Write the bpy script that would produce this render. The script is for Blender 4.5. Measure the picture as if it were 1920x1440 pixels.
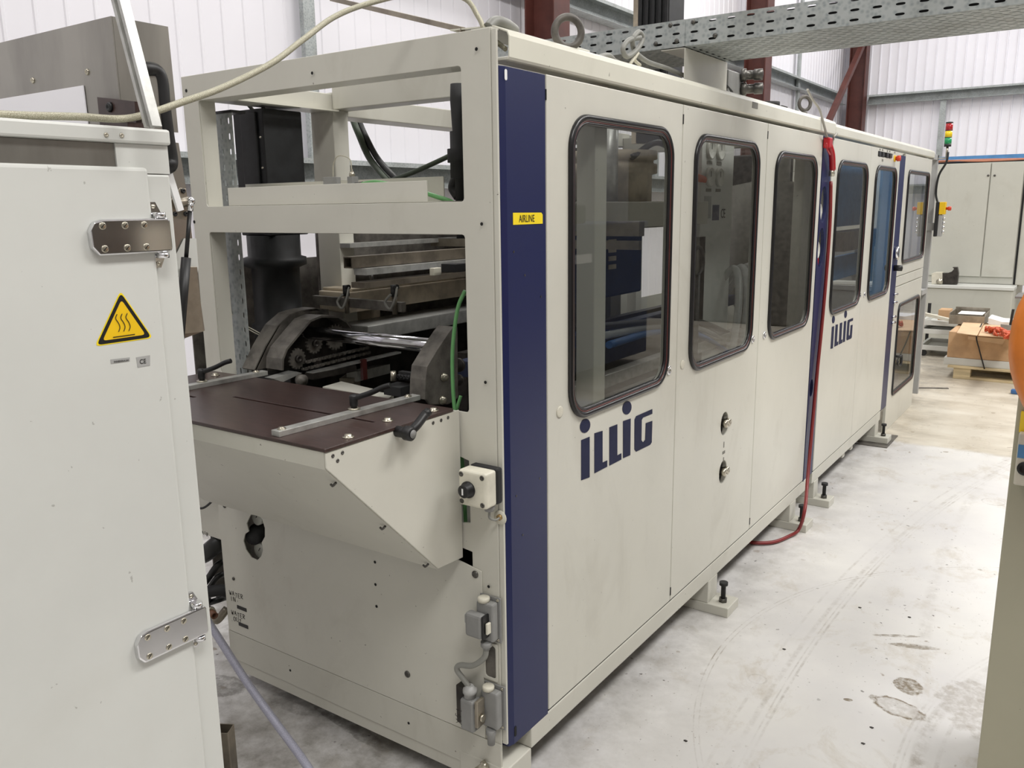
import bpy, bmesh, math, random
from mathutils import Vector, Matrix
random.seed(7)
C = bpy.context.scene.collection
for o in list(bpy.data.objects): bpy.data.objects.remove(o)

# ---------------------------------------------------------------- camera
CAM = Vector((1.1614, -1.6206, 1.6)); ROT = (1.3651, 0.0128, 0.6074); FPX = 1585.2
def rotm(p):
    rx, ry, rz = p
    return Matrix.Rotation(rz, 3, 'Z') @ Matrix.Rotation(ry, 3, 'Y') @ Matrix.Rotation(rx, 3, 'X')
RM = rotm(ROT)
cd = bpy.data.cameras.new('camera'); cam = bpy.data.objects.new('camera', cd); C.objects.link(cam)
cd.sensor_width = 36.0; cd.lens = 36.0 * FPX / 1920.0; cd.clip_start = 0.02; cd.clip_end = 200
cam.location = CAM; cam.rotation_euler = RM.to_euler('XYZ')
bpy.context.scene.camera = cam
def at(px, py, x=None, y=None, z=None):
    """the point of the place seen at a pixel of the photograph, on the plane x, y or z = value"""
    d = RM @ Vector(((px - 960) / FPX, -(py - 720) / FPX, -1.0))
    if x is not None: t = (x - CAM.x) / d.x
    elif y is not None: t = (y - CAM.y) / d.y
    else: t = (z - CAM.z) / d.z
    return CAM + d * t

# ---------------------------------------------------------------- world, light, exposure
sc = bpy.context.scene
sc.view_settings.view_transform = 'Standard'; sc.view_settings.look = 'None'
sc.view_settings.gamma = 1.0; sc.view_settings.use_curve_mapping = False
sc.view_settings.exposure = -0.12
w = bpy.data.worlds.new('world'); sc.world = w; w.use_nodes = True
w.node_tree.nodes['Background'].inputs[0].default_value = (0.95, 0.97, 1.0, 1)
w.node_tree.nodes['Background'].inputs[1].default_value = 0.8
def area(name, loc, sx, sy, power, rot=(0, 0, 0), col=(1, 0.985, 0.96)):
    l = bpy.data.lights.new(name, 'AREA'); l.shape = 'RECTANGLE'; l.size = sx; l.size_y = sy
    l.energy = power; l.color = col
    o = bpy.data.objects.new(name, l); C.objects.link(o); o.location = loc; o.rotation_euler = rot
    o['kind'] = 'structure'
    return o
LP = 175.0
for lx, ly in ((3.2, -2.6), (3.4, 2.6), (3.4, 8.0), (3.2, 13.2)):
    area('ceiling_light', (lx, ly, 6.3), 1.3, 3.4, LP * (1.45 if ly < 0 else 1.8 if ly < 5 else 1.5))
for lx, ly in ((-1.6, -2.6), (-1.7, 2.6), (-1.7, 8.0), (-1.6, 13.0)):
    area('ceiling_light', (lx, ly, 6.3), 1.0, 3.4, LP * (0.5 if ly < 0 else 0.62))

# ---------------------------------------------------------------- materials
def lin(c):
    c = c / 255.0
    return c / 12.92 if c <= 0.04045 else ((c + 0.055) / 1.055) ** 2.4
def rgb(r, g, b): return (lin(r), lin(g), lin(b), 1)
class NT:
    def __init__(s, name):
        s.m = bpy.data.materials.new(name); s.m.use_nodes = True
        s.t = s.m.node_tree; s.n = s.t.nodes; s.l = s.t.links
        s.b = s.n['Principled BSDF']; s.out = s.n['Material Output']
    def add(s, kind, **k):
        nd = s.n.new(kind)
        for a, v in k.items():
            if a in ('operation', 'blend_type', 'data_type', 'noise_dimensions', 'wave_type', 'bands_direction', 'feature', 'distance', 'vector_type', 'wave_profile'): setattr(nd, a, v)
        return nd
    def coord(s, sc=(1, 1, 1)):
        tc = s.add('ShaderNodeNewGeometry'); mp = s.add('ShaderNodeMapping')
        s.l.new(tc.outputs['Position'], mp.inputs[0]); mp.inputs['Scale'].default_value = sc
        return mp.outputs[0]
    def noise(s, scale, detail=4, rough=0.55, sc=(1, 1, 1), dist=0):
        nd = s.add('ShaderNodeTexNoise'); s.l.new(s.coord(sc), nd.inputs['Vector'])
        nd.inputs['Scale'].default_value = scale; nd.inputs['Detail'].default_value = detail
        nd.inputs['Roughness'].default_value = rough; nd.inputs['Distortion'].default_value = dist
        return nd.outputs[0]
    def ramp(s, fac, stops):
        nd = s.add('ShaderNodeValToRGB'); s.l.new(fac, nd.inputs[0]); e = nd.color_ramp.elements
        e[0].position, e[0].color = stops[0]; e[1].position, e[1].color = stops[-1]
        for p, c in stops[1:-1]:
            q = e.new(p); q.color = c
        return nd.outputs[0]
    def mix(s, fac, a, b, mode='MIX'):
        nd = s.add('ShaderNodeMix', data_type='RGBA', blend_type=mode)
        if isinstance(fac, (int, float)): nd.inputs[0].default_value = fac
        else: s.l.new(fac, nd.inputs[0])
        for i, v in ((6, a), (7, b)):
            if isinstance(v, tuple): nd.inputs[i].default_value = v
            else: s.l.new(v, nd.inputs[i])
        return nd.outputs[2]
    def math(s, op, a, b=None, c=None):
        nd = s.add('ShaderNodeMath', operation=op)
        for i, v in enumerate((a, b, c)):
            if v is None: continue
            if isinstance(v, (int, float)): nd.inputs[i].default_value = v
            else: s.l.new(v, nd.inputs[i])
        return nd.outputs[0]
    def base(s, v):
        if isinstance(v, tuple): s.b.inputs['Base Color'].default_value = v
        else: s.l.new(v, s.b.inputs['Base Color'])
    def bump(s, h, st=0.2, d=0.002):
        nd = s.add('ShaderNodeBump'); s.l.new(h, nd.inputs['Height']); nd.inputs['Strength'].default_value = st
        nd.inputs['Distance'].default_value = d; s.l.new(nd.outputs[0], s.b.inputs['Normal'])
W1, B0 = (1, 1, 1, 1), (0, 0, 0, 1)
MT = {}
def simple(name, col, rough=0.5, metal=0.0, var=0.06, scale=14, spec=None, bump=0.0, stretch=(1, 1, 1)):
    t = NT(name)
    nz = t.noise(scale, 5, 0.6, stretch)
    d = tuple(c * (1 - var * 2.2) for c in col[:3]) + (1,)
    l = tuple(min(1, c * (1 + var)) for c in col[:3]) + (1,)
    t.base(t.ramp(nz, [(0.3, d), (0.6, l)]))
    t.b.inputs['Roughness'].default_value = rough; t.b.inputs['Metallic'].default_value = metal
    if spec is not None: t.b.inputs['Specular IOR Level'].default_value = spec
    if bump: t.bump(nz, bump)
    MT[name] = t.m
    return t.m
def paint(name, col, rough=0.38, dirt=(120, 108, 84), amount=0.5, smear=0.5):
    """sprayed sheet metal: faint mottling, smears, tiny chips"""
    t = NT(name)
    a = t.ramp(t.noise(2.2, 5, 0.6), [(0.35, tuple(c * 0.93 for c in col[:3]) + (1,)), (0.65, col)])
    sm = t.ramp(t.noise(3.0, 6, 0.65, (1.0, 1.0, 0.45), 1.0), [(0.56, B0), (0.78, W1)])
    a = t.mix(t.math('MULTIPLY', sm, 0.22 * smear), a, rgb(*dirt))
    ch = t.ramp(t.noise(60, 3, 0.5), [(0.735, B0), (0.75, W1)])
    a = t.mix(t.math('MULTIPLY', ch, amount), a, rgb(70, 60, 48))
    t.base(a)
    t.b.inputs['Roughness'].default_value = rough
    t.bump(t.noise(160, 2), 0.05, 0.001)
    MT[name] = t.m
    return t.m
paint('beige_paint', rgb(210, 208, 197), 0.36, smear=0.8)
paint('beige_frame', rgb(204, 202, 191), 0.42, smear=1.0, amount=0.7)
paint('white_paint', rgb(212, 213, 208), 0.4, dirt=(170, 160, 130), amount=0.35, smear=0.35)
paint('cap_paint', rgb(222, 220, 206), 0.3, smear=0.7)
paint('grey_cabinet', rgb(196, 196, 186), 0.45, smear=0.8)
paint('olive_paint', rgb(178, 174, 152), 0.5, smear=0.5)
paint('blue_paint', rgb(20, 29, 76), 0.42, dirt=(66, 72, 100), amount=0.5, smear=0.3)
simple('logo_blue', rgb(33, 37, 66), 0.6, spec=0.2)
simple('black', rgb(26, 26, 27), 0.45)
simple('black_soft', rgb(34, 34, 35), 0.7)
simple('rubber', rgb(24, 23, 25), 0.3)
simple('gasket_red', rgb(96, 48, 44), 0.35)
simple('motor_black', rgb(30, 31, 32), 0.5, 0.1, 0.2, 20)
simple('dark_cast', rgb(98, 94, 88), 0.5, 0.15, 0.25, 18, bump=0.3)
simple('pan_dark', rgb(70, 66, 60), 0.7)
simple('dark_iron', rgb(58, 54, 50), 0.45, 0.3, 0.25, 22)
simple('platen', rgb(190, 178, 158), 0.5, 0.1, 0.2, 8)
simple('aluminium', rgb(186, 186, 182), 0.35, 0.5, 0.1, 30)
simple('bronze_tube', rgb(112, 104, 92), 0.45, 0.4, 0.2, 12)
simple('steel_sheet', rgb(156, 153, 146), 0.34, 0.75, 0.14, 5, stretch=(1, 1, 0.3))
simple('steel_dull', rgb(160, 152, 138), 0.42, 0.7, 0.15, 10)
simple('chrome', rgb(222, 222, 224), 0.09, 1.0, 0.02)
simple('shaft_chrome', rgb(210, 210, 216), 0.12, 1.0, 0.04)
simple('screw_steel', rgb(190, 184, 168), 0.28, 0.9, 0.08)
simple('screw_dark', rgb(96, 94, 90), 0.4, 0.8, 0.1)
simple('phenolic', rgb(62, 46, 43), 0.3, 0.0, 0.16, 16, stretch=(1, 8, 1))
simple('phenolic_edge', rgb(120, 82, 62), 0.5)
simple('grey_plastic', rgb(136, 136, 134), 0.5)
simple('light_plastic', rgb(214, 210, 194), 0.45)
simple('cable_grey', rgb(132, 132, 126), 0.5)
simple('cable_beige', rgb(190, 186, 168), 0.5)
simple('cable_black', rgb(30, 31, 30), 0.45)
simple('cable_green', rgb(58, 68, 54), 0.45)
simple('hose_green', rgb(104, 164, 102), 0.4)
simple('hose_red', rgb(126, 38, 38), 0.4)
simple('hose_orange', rgb(200, 84, 46), 0.5)
simple('hose_copper', rgb(172, 112, 86), 0.5)
simple('hose_blue', rgb(60, 104, 160), 0.35)
simple('red_plastic', rgb(176, 24, 34), 0.3)
simple('estop_red', rgb(206, 62, 34), 0.35)
simple('yellow', rgb(240, 196, 30), 0.4, var=0.02)
simple('sticker_yellow', rgb(250, 222, 40), 0.35, var=0.02)
simple('orange', rgb(238, 138, 56), 0.4, var=0.12, scale=5)
simple('brass', rgb(170, 142, 96), 0.45, 0.5)
simple('sticker_grey', rgb(168, 168, 166), 0.4, var=0.03)
simple('lens_red', rgb(176, 34, 40), 0.2); simple('lens_yellow', rgb(232, 200, 30), 0.2); simple('lens_green', rgb(34, 150, 92), 0.2)
simple('red_oxide', rgb(86, 45, 38), 0.55, 0, 0.12, 6)
simple('cardboard', rgb(196, 160, 122), 0.8, 0, 0.08, 6)
simple('cardboard_light', rgb(214, 182, 146), 0.8, 0, 0.06, 6)
simple('pallet_wood', rgb(206, 188, 150), 0.7, 0, 0.16, 9, stretch=(0.3, 1, 3))
simple('white_sheet', rgb(236, 236, 236), 0.5, var=0.02)
simple('dial_white', rgb(214, 214, 206), 0.3, var=0.04)
simple('dark_blue_machine', rgb(34, 48, 84), 0.45)
simple('light_blue_panel', rgb(84, 142, 196), 0.5)
simple('gap_black', rgb(14, 13, 12), 0.8)
simple('inner_grey', rgb(120, 118, 110), 0.55)
simple('cable_steel', rgb(160, 156, 148), 0.4, 0.4)
simple('ink', rgb(40, 36, 32), 0.7)
def galv():
    t = NT('galvanised')
    v = t.add('ShaderNodeTexVoronoi'); t.l.new(t.coord(), v.inputs['Vector']); v.inputs['Scale'].default_value = 70
    a = t.ramp(v.outputs['Distance'], [(0.1, rgb(146, 153, 154)), (0.6, rgb(176, 181, 180))])
    a = t.mix(t.math('MULTIPLY', t.ramp(t.noise(7, 5), [(0.45, B0), (0.7, W1)]), 0.45), a, rgb(120, 122, 116))
    t.base(a); t.b.inputs['Metallic'].default_value = 0.2; t.b.inputs['Roughness'].default_value = 0.45
    MT['galvanised'] = t.m
galv()
def braid(name, c1, c2, pitch):
    t = NT(name)
    wv = t.add('ShaderNodeTexVoronoi'); t.l.new(t.coord(), wv.inputs['Vector']); wv.inputs['Scale'].default_value = pitch
    t.base(t.ramp(wv.outputs['Distance'], [(0.15, c1), (0.6, c2)]))
    t.b.inputs['Roughness'].default_value = 0.35; t.b.inputs['Metallic'].default_value = 0.3
    t.bump(wv.outputs['Distance'], 0.6, 0.001)
    MT[name] = t.m
braid('steel_braid', rgb(214, 210, 190), rgb(150, 146, 124), 1000)
braid('violet_braid', rgb(206, 206, 220), rgb(166, 166, 184), 700)
def glass():
    m = bpy.data.materials.new('window_glass'); m.use_nodes = True; t = m.node_tree; n = t.nodes; l = t.links
    n.remove(n['Principled BSDF'])
    tr = n.new('ShaderNodeBsdfTransparent'); tr.inputs[0].default_value = (0.72, 0.73, 0.72, 1)
    gl = n.new('ShaderNodeBsdfGlossy'); gl.inputs['Roughness'].default_value = 0.015; gl.inputs[0].default_value = (0.95, 0.95, 0.97, 1)
    fr = n.new('ShaderNodeFresnel'); fr.inputs[0].default_value = 1.5
    mu = n.new('ShaderNodeMath'); mu.operation = 'MULTIPLY_ADD'; mu.inputs[1].default_value = 1.05; mu.inputs[2].default_value = 0.0; mu.use_clamp = True
    mx = n.new('ShaderNodeMixShader'); l.new(fr.outputs[0], mu.inputs[0])
    ge = n.new('ShaderNodeNewGeometry'); ff = n.new('ShaderNodeMath'); ff.operation = 'SUBTRACT'; ff.inputs[0].default_value = 1.0; l.new(ge.outputs['Backfacing'], ff.inputs[1])
    m2 = n.new('ShaderNodeMath'); m2.operation = 'MULTIPLY'; l.new(mu.outputs[0], m2.inputs[0]); l.new(ff.outputs[0], m2.inputs[1]); l.new(m2.outputs[0], mx.inputs[0])
    l.new(tr.outputs[0], mx.inputs[1]); l.new(gl.outputs[0], mx.inputs[2]); l.new(mx.outputs[0], n['Material Output'].inputs[0])
    MT['window_glass'] = m
glass()
def clearhose():
    t = NT('clear_hose'); t.base(rgb(210, 212, 210)); t.b.inputs['Roughness'].default_value = 0.15
    t.b.inputs['Alpha'].default_value = 0.45; MT['clear_hose'] = t.m
clearhose()
def cladding(name, col, axis):
    t = NT(name)
    a = t.ramp(t.noise(0.7, 4), [(0.3, tuple(c * 0.93 for c in col[:3]) + (1,)), (0.7, col)])
    t.base(a); t.b.inputs['Roughness'].default_value = 0.4
    MT[name] = t.m
cladding('cladding', rgb(246, 244, 250), 0)
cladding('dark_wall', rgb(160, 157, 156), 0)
simple('ceiling_white', rgb(226, 226, 226), 0.7, var=0.02)

def floor_mat():
    t = NT('floor_paint')
    geo = t.add('ShaderNodeNewGeometry'); sx = t.add('ShaderNodeSeparateXYZ'); t.l.new(geo.outputs['Position'], sx.inputs[0])
    X, Y = sx.outputs[0], sx.outputs[1]
    white = t.ramp(t.noise(1.3, 6, 0.6), [(0.3, rgb(208, 206, 206)), (0.65, rgb(226, 224, 220))])
    bare = t.ramp(t.noise(2.0, 7, 0.65, (0.6, 1.4, 1)), [(0.3, rgb(176, 166, 148)), (0.55, rgb(214, 206, 190)), (0.75, rgb(228, 223, 210))])
    edge = t.math('ADD', Y, t.math('MULTIPLY', t.noise(1.6, 5), 0.35))
    fe = t.ramp(t.math('SUBTRACT', edge, 4.6), [(0.0, B0), (0.06, W1)])
    a = t.mix(fe, white, bare)
    def m(*xs):
        r = xs[0]
        for q in xs[1:]: r = t.math('MULTIPLY', r, q)
        return r
    def rng(v, lo, hi):      # 0..1 ramp
        nd = t.add('ShaderNodeMapRange'); t.l.new(v, nd.inputs[0]); nd.inputs[1].default_value = lo; nd.inputs[2].default_value = hi
        return nd.outputs[0]
    # general dirt
    d1 = m(t.ramp(t.noise(4.5, 8, 0.72, (1, 0.7, 1), 0.4), [(0.54, B0), (0.72, W1)]), 0.5)
    a = t.mix(d1, a, rgb(164, 148, 118))
    # grime under and beside the machine, strengthened to paint its shadow into the colour
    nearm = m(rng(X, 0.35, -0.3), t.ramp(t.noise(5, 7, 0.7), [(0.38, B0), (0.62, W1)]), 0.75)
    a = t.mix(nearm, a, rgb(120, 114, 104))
    # specks
    for sc_, th, k, col in ((38, 0.72, 0.85, (58, 50, 42)), (15, 0.71, 0.6, (120, 96, 66)), (90, 0.71, 0.6, (90, 80, 66))):
        s = m(t.ramp(t.noise(sc_, 2, 0.4), [(th, B0), (th + 0.02, W1)]), t.ramp(t.noise(1.9, 3), [(0.42, B0), (0.6, W1)]), k)
        a = t.mix(s, a, rgb(*col))
    # tyre arcs: thin circles broken by noise
    def arc(cx, cy, r, wd, k, col=(126, 112, 92)):
        dx = t.math('SUBTRACT', X, cx); dy = t.math('SUBTRACT', Y, cy)
        dist = t.math('SQRT', t.math('ADD', t.math('MULTIPLY', dx, dx), t.math('MULTIPLY', dy, dy)))
        e = t.math('ABSOLUTE', t.math('SUBTRACT', dist, r))
        f = rng(e, wd, wd * 0.35)
        nz = t.math('MULTIPLY', t.ramp(t.noise(18, 6, 0.75), [(0.40, B0), (0.62, W1)]), t.ramp(t.noise(2.6, 3), [(0.36, (.15, .15, .15, 1)), (0.62, W1)]))
        return m(f, nz, k)
    for args in ((2.422, .918, 1.559, .022, .8), (2.45, .918, 1.60, .012, .45), (2.557, .913, 1.643, .009, .7), (2.57, .888, 1.758, .006, .55), (2.57, .888, 1.742, .004, .45),
                 (11.136, 1.308, 10.706, .006, .5), (11.136, 1.308, 10.722, .004, .4), (11.364, 1.25, 10.975, .012, .4), (11.364, 1.25, 11.03, .008, .3), (1.607, 1.209, 1.465, .003, .8), (1.607, 1.209, 1.448, .003, .6),
                 (11.3, 2.9, 10.62, .03, .28), (0.80, 3.45, 0.055, 0.005, 0.7), (0.33, 1.02, 0.03, 0.005, 0.5)):
        a = t.mix(arc(*args), a, rgb(118, 104, 84))
    # shoe prints and stains: ellipse masks
    def blot(px, py, ang, ra, rb, k, ring=False, col=(112, 96, 66)):
        c = at(px, py, z=0)
        dx = t.math('SUBTRACT', X, c.x); dy = t.math('SUBTRACT', Y, c.y)
        ca, sa = math.cos(ang), math.sin(ang)
        u = t.math('DIVIDE', t.math('ADD', t.math('MULTIPLY', dx, ca), t.math('MULTIPLY', dy, sa)), ra)
        v = t.math('DIVIDE', t.math('SUBTRACT', t.math('MULTIPLY', dy, ca), t.math('MULTIPLY', dx, sa)), rb)
        e = t.math('ADD', t.math('SQRT', t.math('ADD', t.math('MULTIPLY', u, u), t.math('MULTIPLY', v, v))), t.math('MULTIPLY', t.math('SUBTRACT', t.noise(22, 4), 0.5), 0.7))
        f = rng(e, 1.05, 0.95)
        if ring: f = t.math('MULTIPLY', f, t.math('MAXIMUM', rng(e, 0.72, 0.9), 0.3))
        nz = t.ramp(t.noise(30, 5, 0.7), [(0.34, B0), (0.56, W1)])
        return m(f, nz, k)
    for args in ((1682, 1326, -0.25, 0.085, 0.050, 1.0, True), (1704, 1286, 0.5, 0.045, 0.055, 0.95, False), (1715, 1212, 0.35, 0.085, 0.018, 0.75, False),
                 (1680, 1192, 0.5, 0.085, 0.010, 0.7, False), (1860, 1340, 0.5, 0.14, 0.2, 0.35, False), (1590, 1312, 0.4, 0.014, 0.008, 0.9, False)):
        a = t.mix(blot(*args), a, rgb(112, 96, 68))
    # dark pool streaks in front of the end panel
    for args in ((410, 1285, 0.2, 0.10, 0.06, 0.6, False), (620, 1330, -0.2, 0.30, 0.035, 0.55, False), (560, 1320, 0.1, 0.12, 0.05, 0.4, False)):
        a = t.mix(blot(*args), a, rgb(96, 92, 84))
    t.base(a)
    t.l.new(t.ramp(t.noise(3, 5), [(0.3, (0.28, 0.28, 0.28, 1)), (0.7, (0.5, 0.5, 0.5, 1))]), t.b.inputs['Roughness'])
    t.bump(t.noise(40, 4), 0.08, 0.002)
    MT['floor_paint'] = t.m
floor_mat()

# ---------------------------------------------------------------- mesh helpers
def V(*a): return Vector(a)
class G:
    def __init__(s): s.b = bmesh.new()
    def box(s, x0, x1, y0, y1, z0, z1):
        x0, x1 = sorted((x0, x1)); y0, y1 = sorted((y0, y1)); z0, z1 = sorted((z0, z1))
        v = [s.b.verts.new(p) for p in ((x0, y0, z0), (x1, y0, z0), (x1, y1, z0), (x0, y1, z0), (x0, y0, z1), (x1, y0, z1), (x1, y1, z1), (x0, y1, z1))]
        for f in ((0, 3, 2, 1), (4, 5, 6, 7), (0, 1, 5, 4), (1, 2, 6, 5), (2, 3, 7, 6), (3, 0, 4, 7)): s.b.faces.new([v[i] for i in f])
        return s
    def obox(s, c, u, v, w, a, b, d):
        """box centred at c with half sizes a,b,d along unit axes u,v,w"""
        vs = [s.b.verts.new(c + u * (i * a) + v * (j * b) + w * (k * d)) for k in (-1, 1) for j in (-1, 1) for i in (-1, 1)]
        fs = [s.b.faces.new([vs[i] for i in f]) for f in ((0, 2, 3, 1), (4, 5, 7, 6), (0, 1, 5, 4), (1, 3, 7, 5), (3, 2, 6, 7), (2, 0, 4, 6))]
        bmesh.ops.recalc_face_normals(s.b, faces=fs)
        return s
    def bar(s, p, q, wd, ht, up=(0, 0, 1)):
        p, q = Vector(p), Vector(q); u = (q - p); L = u.length; u.normalize()
        v = Vector(up).cross(u)
        if v.length < 1e-4: v = Vector((1, 0, 0)).cross(u)
        v.normalize(); ww = u.cross(v)
        return s.obox((p + q) / 2, u, v, ww, L / 2, wd / 2, ht / 2)
    def cyl(s, p, q, r, r2=None, n=20, cap=True):
        p, q = Vector(p), Vector(q); r2 = r if r2 is None else r2
        u = (q - p).normalized(); a = u.orthogonal().normalized(); b = u.cross(a)
        A = [s.b.verts.new(p + (a * math.cos(t) + b * math.sin(t)) * r) for t in [2 * math.pi * i / n for i in range(n)]]
        B = [s.b.verts.new(q + (a * math.cos(t) + b * math.sin(t)) * r2) for t in [2 * math.pi * i / n for i in range(n)]]
        for i in range(n):
            f = s.b.faces.new((A[i], A[(i + 1) % n], B[(i + 1) % n], B[i])); f.smooth = True
        if cap:
            s.b.faces.new(A[::-1]); s.b.faces.new(B)
        return s
    def lathe(s, p, axis, prof, n=28):
        """prof: list of (distance along axis, radius)"""
        p = Vector(p); u = Vector(axis).normalized(); a = u.orthogonal().normalized(); b = u.cross(a)
        R = []
        for h, r in prof:
            R.append([s.b.verts.new(p + u * h + (a * math.cos(t) + b * math.sin(t)) * max(r, 1e-5)) for t in [2 * math.pi * i / n for i in range(n)]])
        for k in range(len(R) - 1):
            for i in range(n):
                f = s.b.faces.new((R[k][i], R[k][(i + 1) % n], R[k + 1][(i + 1) % n], R[k + 1][i])); f.smooth = True
        s.b.faces.new(R[0][::-1]); s.b.faces.new(R[-1])
        return s
    def ball(s, c, r, n=14):
        return s.lathe(Vector(c) - Vector((0, 0, r)), (0, 0, 1), [(r - r * math.cos(math.pi * i / n), r * math.sin(math.pi * i / n)) for i in range(n + 1)], 20)
    def tube(s, pts, r, n=10, sub=8, closed=False, smooth=True):
        P = [Vector(p) for p in pts]
        if smooth and len(P) > 2:
            Q = []
            N = len(P); rngN = N if closed else N - 1
            for i in range(rngN):
                p0 = P[(i - 1) % N] if closed or i > 0 else P[0] * 2 - P[1]
                p1 = P[i]; p2 = P[(i + 1) % N]
                p3 = P[(i + 2) % N] if closed or i + 2 < N else P[-1] * 2 - P[-2]
                for k in range(sub):
                    t = k / sub
                    Q.append(0.5 * ((2 * p1) + (-p0 + p2) * t + (2 * p0 - 5 * p1 + 4 * p2 - p3) * t * t + (-p0 + 3 * p1 - 3 * p2 + p3) * t ** 3))
            if not closed: Q.append(P[-1])
            P = Q
        N = len(P); prev = None; R = []
        for i in range(N):
            if closed: tg = (P[(i + 1) % N] - P[i - 1])
            else: tg = (P[min(i + 1, N - 1)] - P[max(i - 1, 0)])
            tg.normalize()
            if prev is None: a = tg.orthogonal().normalized()
            else:
                a = prev - tg * prev.dot(tg)
                a = a.normalized() if a.length > 1e-6 else tg.orthogonal().normalized()
            prev = a; b = tg.cross(a)
            R.append([s.b.verts.new(P[i] + (a * math.cos(t) + b * math.sin(t)) * r) for t in [2 * math.pi * k / n for k in range(n)]])
        for i in range(N if closed else N - 1):
            A, B = R[i], R[(i + 1) % N]
            off = 0
            if closed and i == N - 1:
                off = min(range(n), key=lambda o: (A[0].co - B[o].co).length)
            for k in range(n):
                f = s.b.faces.new((A[k], A[(k + 1) % n], B[(k + 1 + off) % n], B[(k + off) % n])); f.smooth = True
        if not closed:
            s.b.faces.new(R[0][::-1]); s.b.faces.new(R[-1])
        return s
    def plate(s, outer, holes, fn, t):
        """flat plate: outer and hole outlines in 2-D, fn maps (u,v) -> 3-D, t = thickness vector"""
        t = Vector(t)
        E = []; loops = []
        for lp in [outer] + list(holes):
            vs = [s.b.verts.new(fn(*p)) for p in lp]; loops.append(vs)
            for i in range(len(vs)): E.append(s.b.edges.new((vs[i], vs[(i + 1) % len(vs)])))
        r = bmesh.ops.triangle_fill(s.b, use_beauty=True, use_dissolve=False, edges=E)
        F = [f for f in r['geom'] if isinstance(f, bmesh.types.BMFace)]
        ex = bmesh.ops.extrude_face_region(s.b, geom=F)
        nv = [v for v in ex['geom'] if isinstance(v, bmesh.types.BMVert)]
        bmesh.ops.translate(s.b, verts=nv, vec=t)
        bmesh.ops.recalc_face_normals(s.b, faces=list(s.b.faces))
        return s
    def prism(s, poly, t):
        """closed 3-D outline swept by vector t"""
        t = Vector(t); A = [s.b.verts.new(p) for p in poly]; B = [s.b.verts.new(Vector(p) + t) for p in poly]; n = len(A)
        fs = [s.b.faces.new(A), s.b.faces.new(B[::-1])]
        for i in range(n): fs.append(s.b.faces.new((A[i], B[i], B[(i + 1) % n], A[(i + 1) % n])))
        bmesh.ops.recalc_face_normals(s.b, faces=fs)
        return s
    def sheet(s, prof, t, th=0.0015):
        """open 3-D profile swept by t: bent sheet (thickened later by solidify)"""
        t = Vector(t); A = [s.b.verts.new(p) for p in prof]; B = [s.b.verts.new(Vector(p) + t) for p in prof]
        for i in range(len(A) - 1): s.b.faces.new((A[i], B[i], B[i + 1], A[i + 1]))
        return s
    def slots(s, o, u, v, nu, nv, pu, pv, sl, sw, stag=False):
        """slotted plate: nu x nv cells of pitch pu x pv, slot length sl along u, width sw; eu staggers alternate rows"""
        o, u, v = Vector(o), Vector(u).normalized(), Vector(v).normalized()
        for j in range(nv):
            for i in range(nu):
                c = o + u * ((i + 0.5 + (0.5 if stag and j % 2 else 0)) * pu) + v * ((j + 0.5) * pv)
                hx, hy = pu / 2, pv / 2; a, b = sl / 2, sw / 2
                O = [(-hx, -hy), (-a * .5, -hy), (a * .5, -hy), (hx, -hy), (hx, 0), (hx, hy), (a * .5, hy), (-a * .5, hy), (-hx, hy), (-hx, 0)]
                I = [(-a * .86, -b * .7), (-a * .5, -b), (a * .5, -b), (a * .86, -b * .7), (a, 0), (a * .86, b * .7), (a * .5, b), (-a * .5, b), (-a * .86, b * .7), (-a, 0)]
                ov = [s.b.verts.new(c + u * x + v * y) for x, y in O]; iv = [s.b.verts.new(c + u * x + v * y) for x, y in I]
                for k in range(10): s.b.faces.new((ov[k], ov[(k + 1) % 10], iv[(k + 1) % 10], iv[k]))
        return s
    def build(s, name, mat, parent=None, bevel=0.0, solid=0.0, weld=False, smooth=False, seg=2, label=None):
        if weld: bmesh.ops.remove_doubles(s.b, verts=s.b.verts, dist=1e-4)
        org = parent['_org'] if parent is not None else None
        if org is not None:
            o3 = Vector(org)
        else:
            zs = [v.co for v in s.b.verts]
            mn = Vector([min(c[i] for c in zs) for i in range(3)]); mx = Vector([max(c[i] for c in zs) for i in range(3)])
            o3 = Vector(((mn.x + mx.x) / 2, (mn.y + mx.y) / 2, mn.z))
        bmesh.ops.translate(s.b, verts=s.b.verts, vec=-o3)
        me = bpy.data.meshes.new(name); s.b.to_mesh(me); s.b.free()
        me.materials.append(MT[mat])
        if smooth:
            for p in me.polygons: p.use_smooth = True
        o = bpy.data.objects.new(name, me); C.objects.link(o)
        if parent is not None: o.parent = parent
        else: o.location = o3
        o['_org'] = tuple(o3)
        if solid:
            md = o.modifiers.new('thickness', 'SOLIDIFY'); md.thickness = solid; md.offset = 0
        if bevel:
            md = o.modifiers.new('bevel', 'BEVEL'); md.width = bevel; md.segments = seg; md.limit_method = 'ANGLE'; md.angle_limit = math.radians(35)
        if label: o['label'] = label
        return o
def tag(o, label, cat, group=None, kind=None):
    o['label'] = label; o['category'] = cat
    if group: o['group'] = group
    if kind: o['kind'] = kind
    return o
def thing(name, loc, label, cat, group=None):
    o = bpy.data.objects.new(name, None); C.objects.link(o); o.location = loc; o['_org'] = tuple(loc)
    o.empty_display_size = 0.1
    return tag(o, label, cat, group)
def struct(o): o['kind'] = 'structure'; return o
def B(name, mat, parent, *b, bevel=0.0, **k): return G().box(*b).build(name, mat, parent, bevel=bevel, **k)
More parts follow.
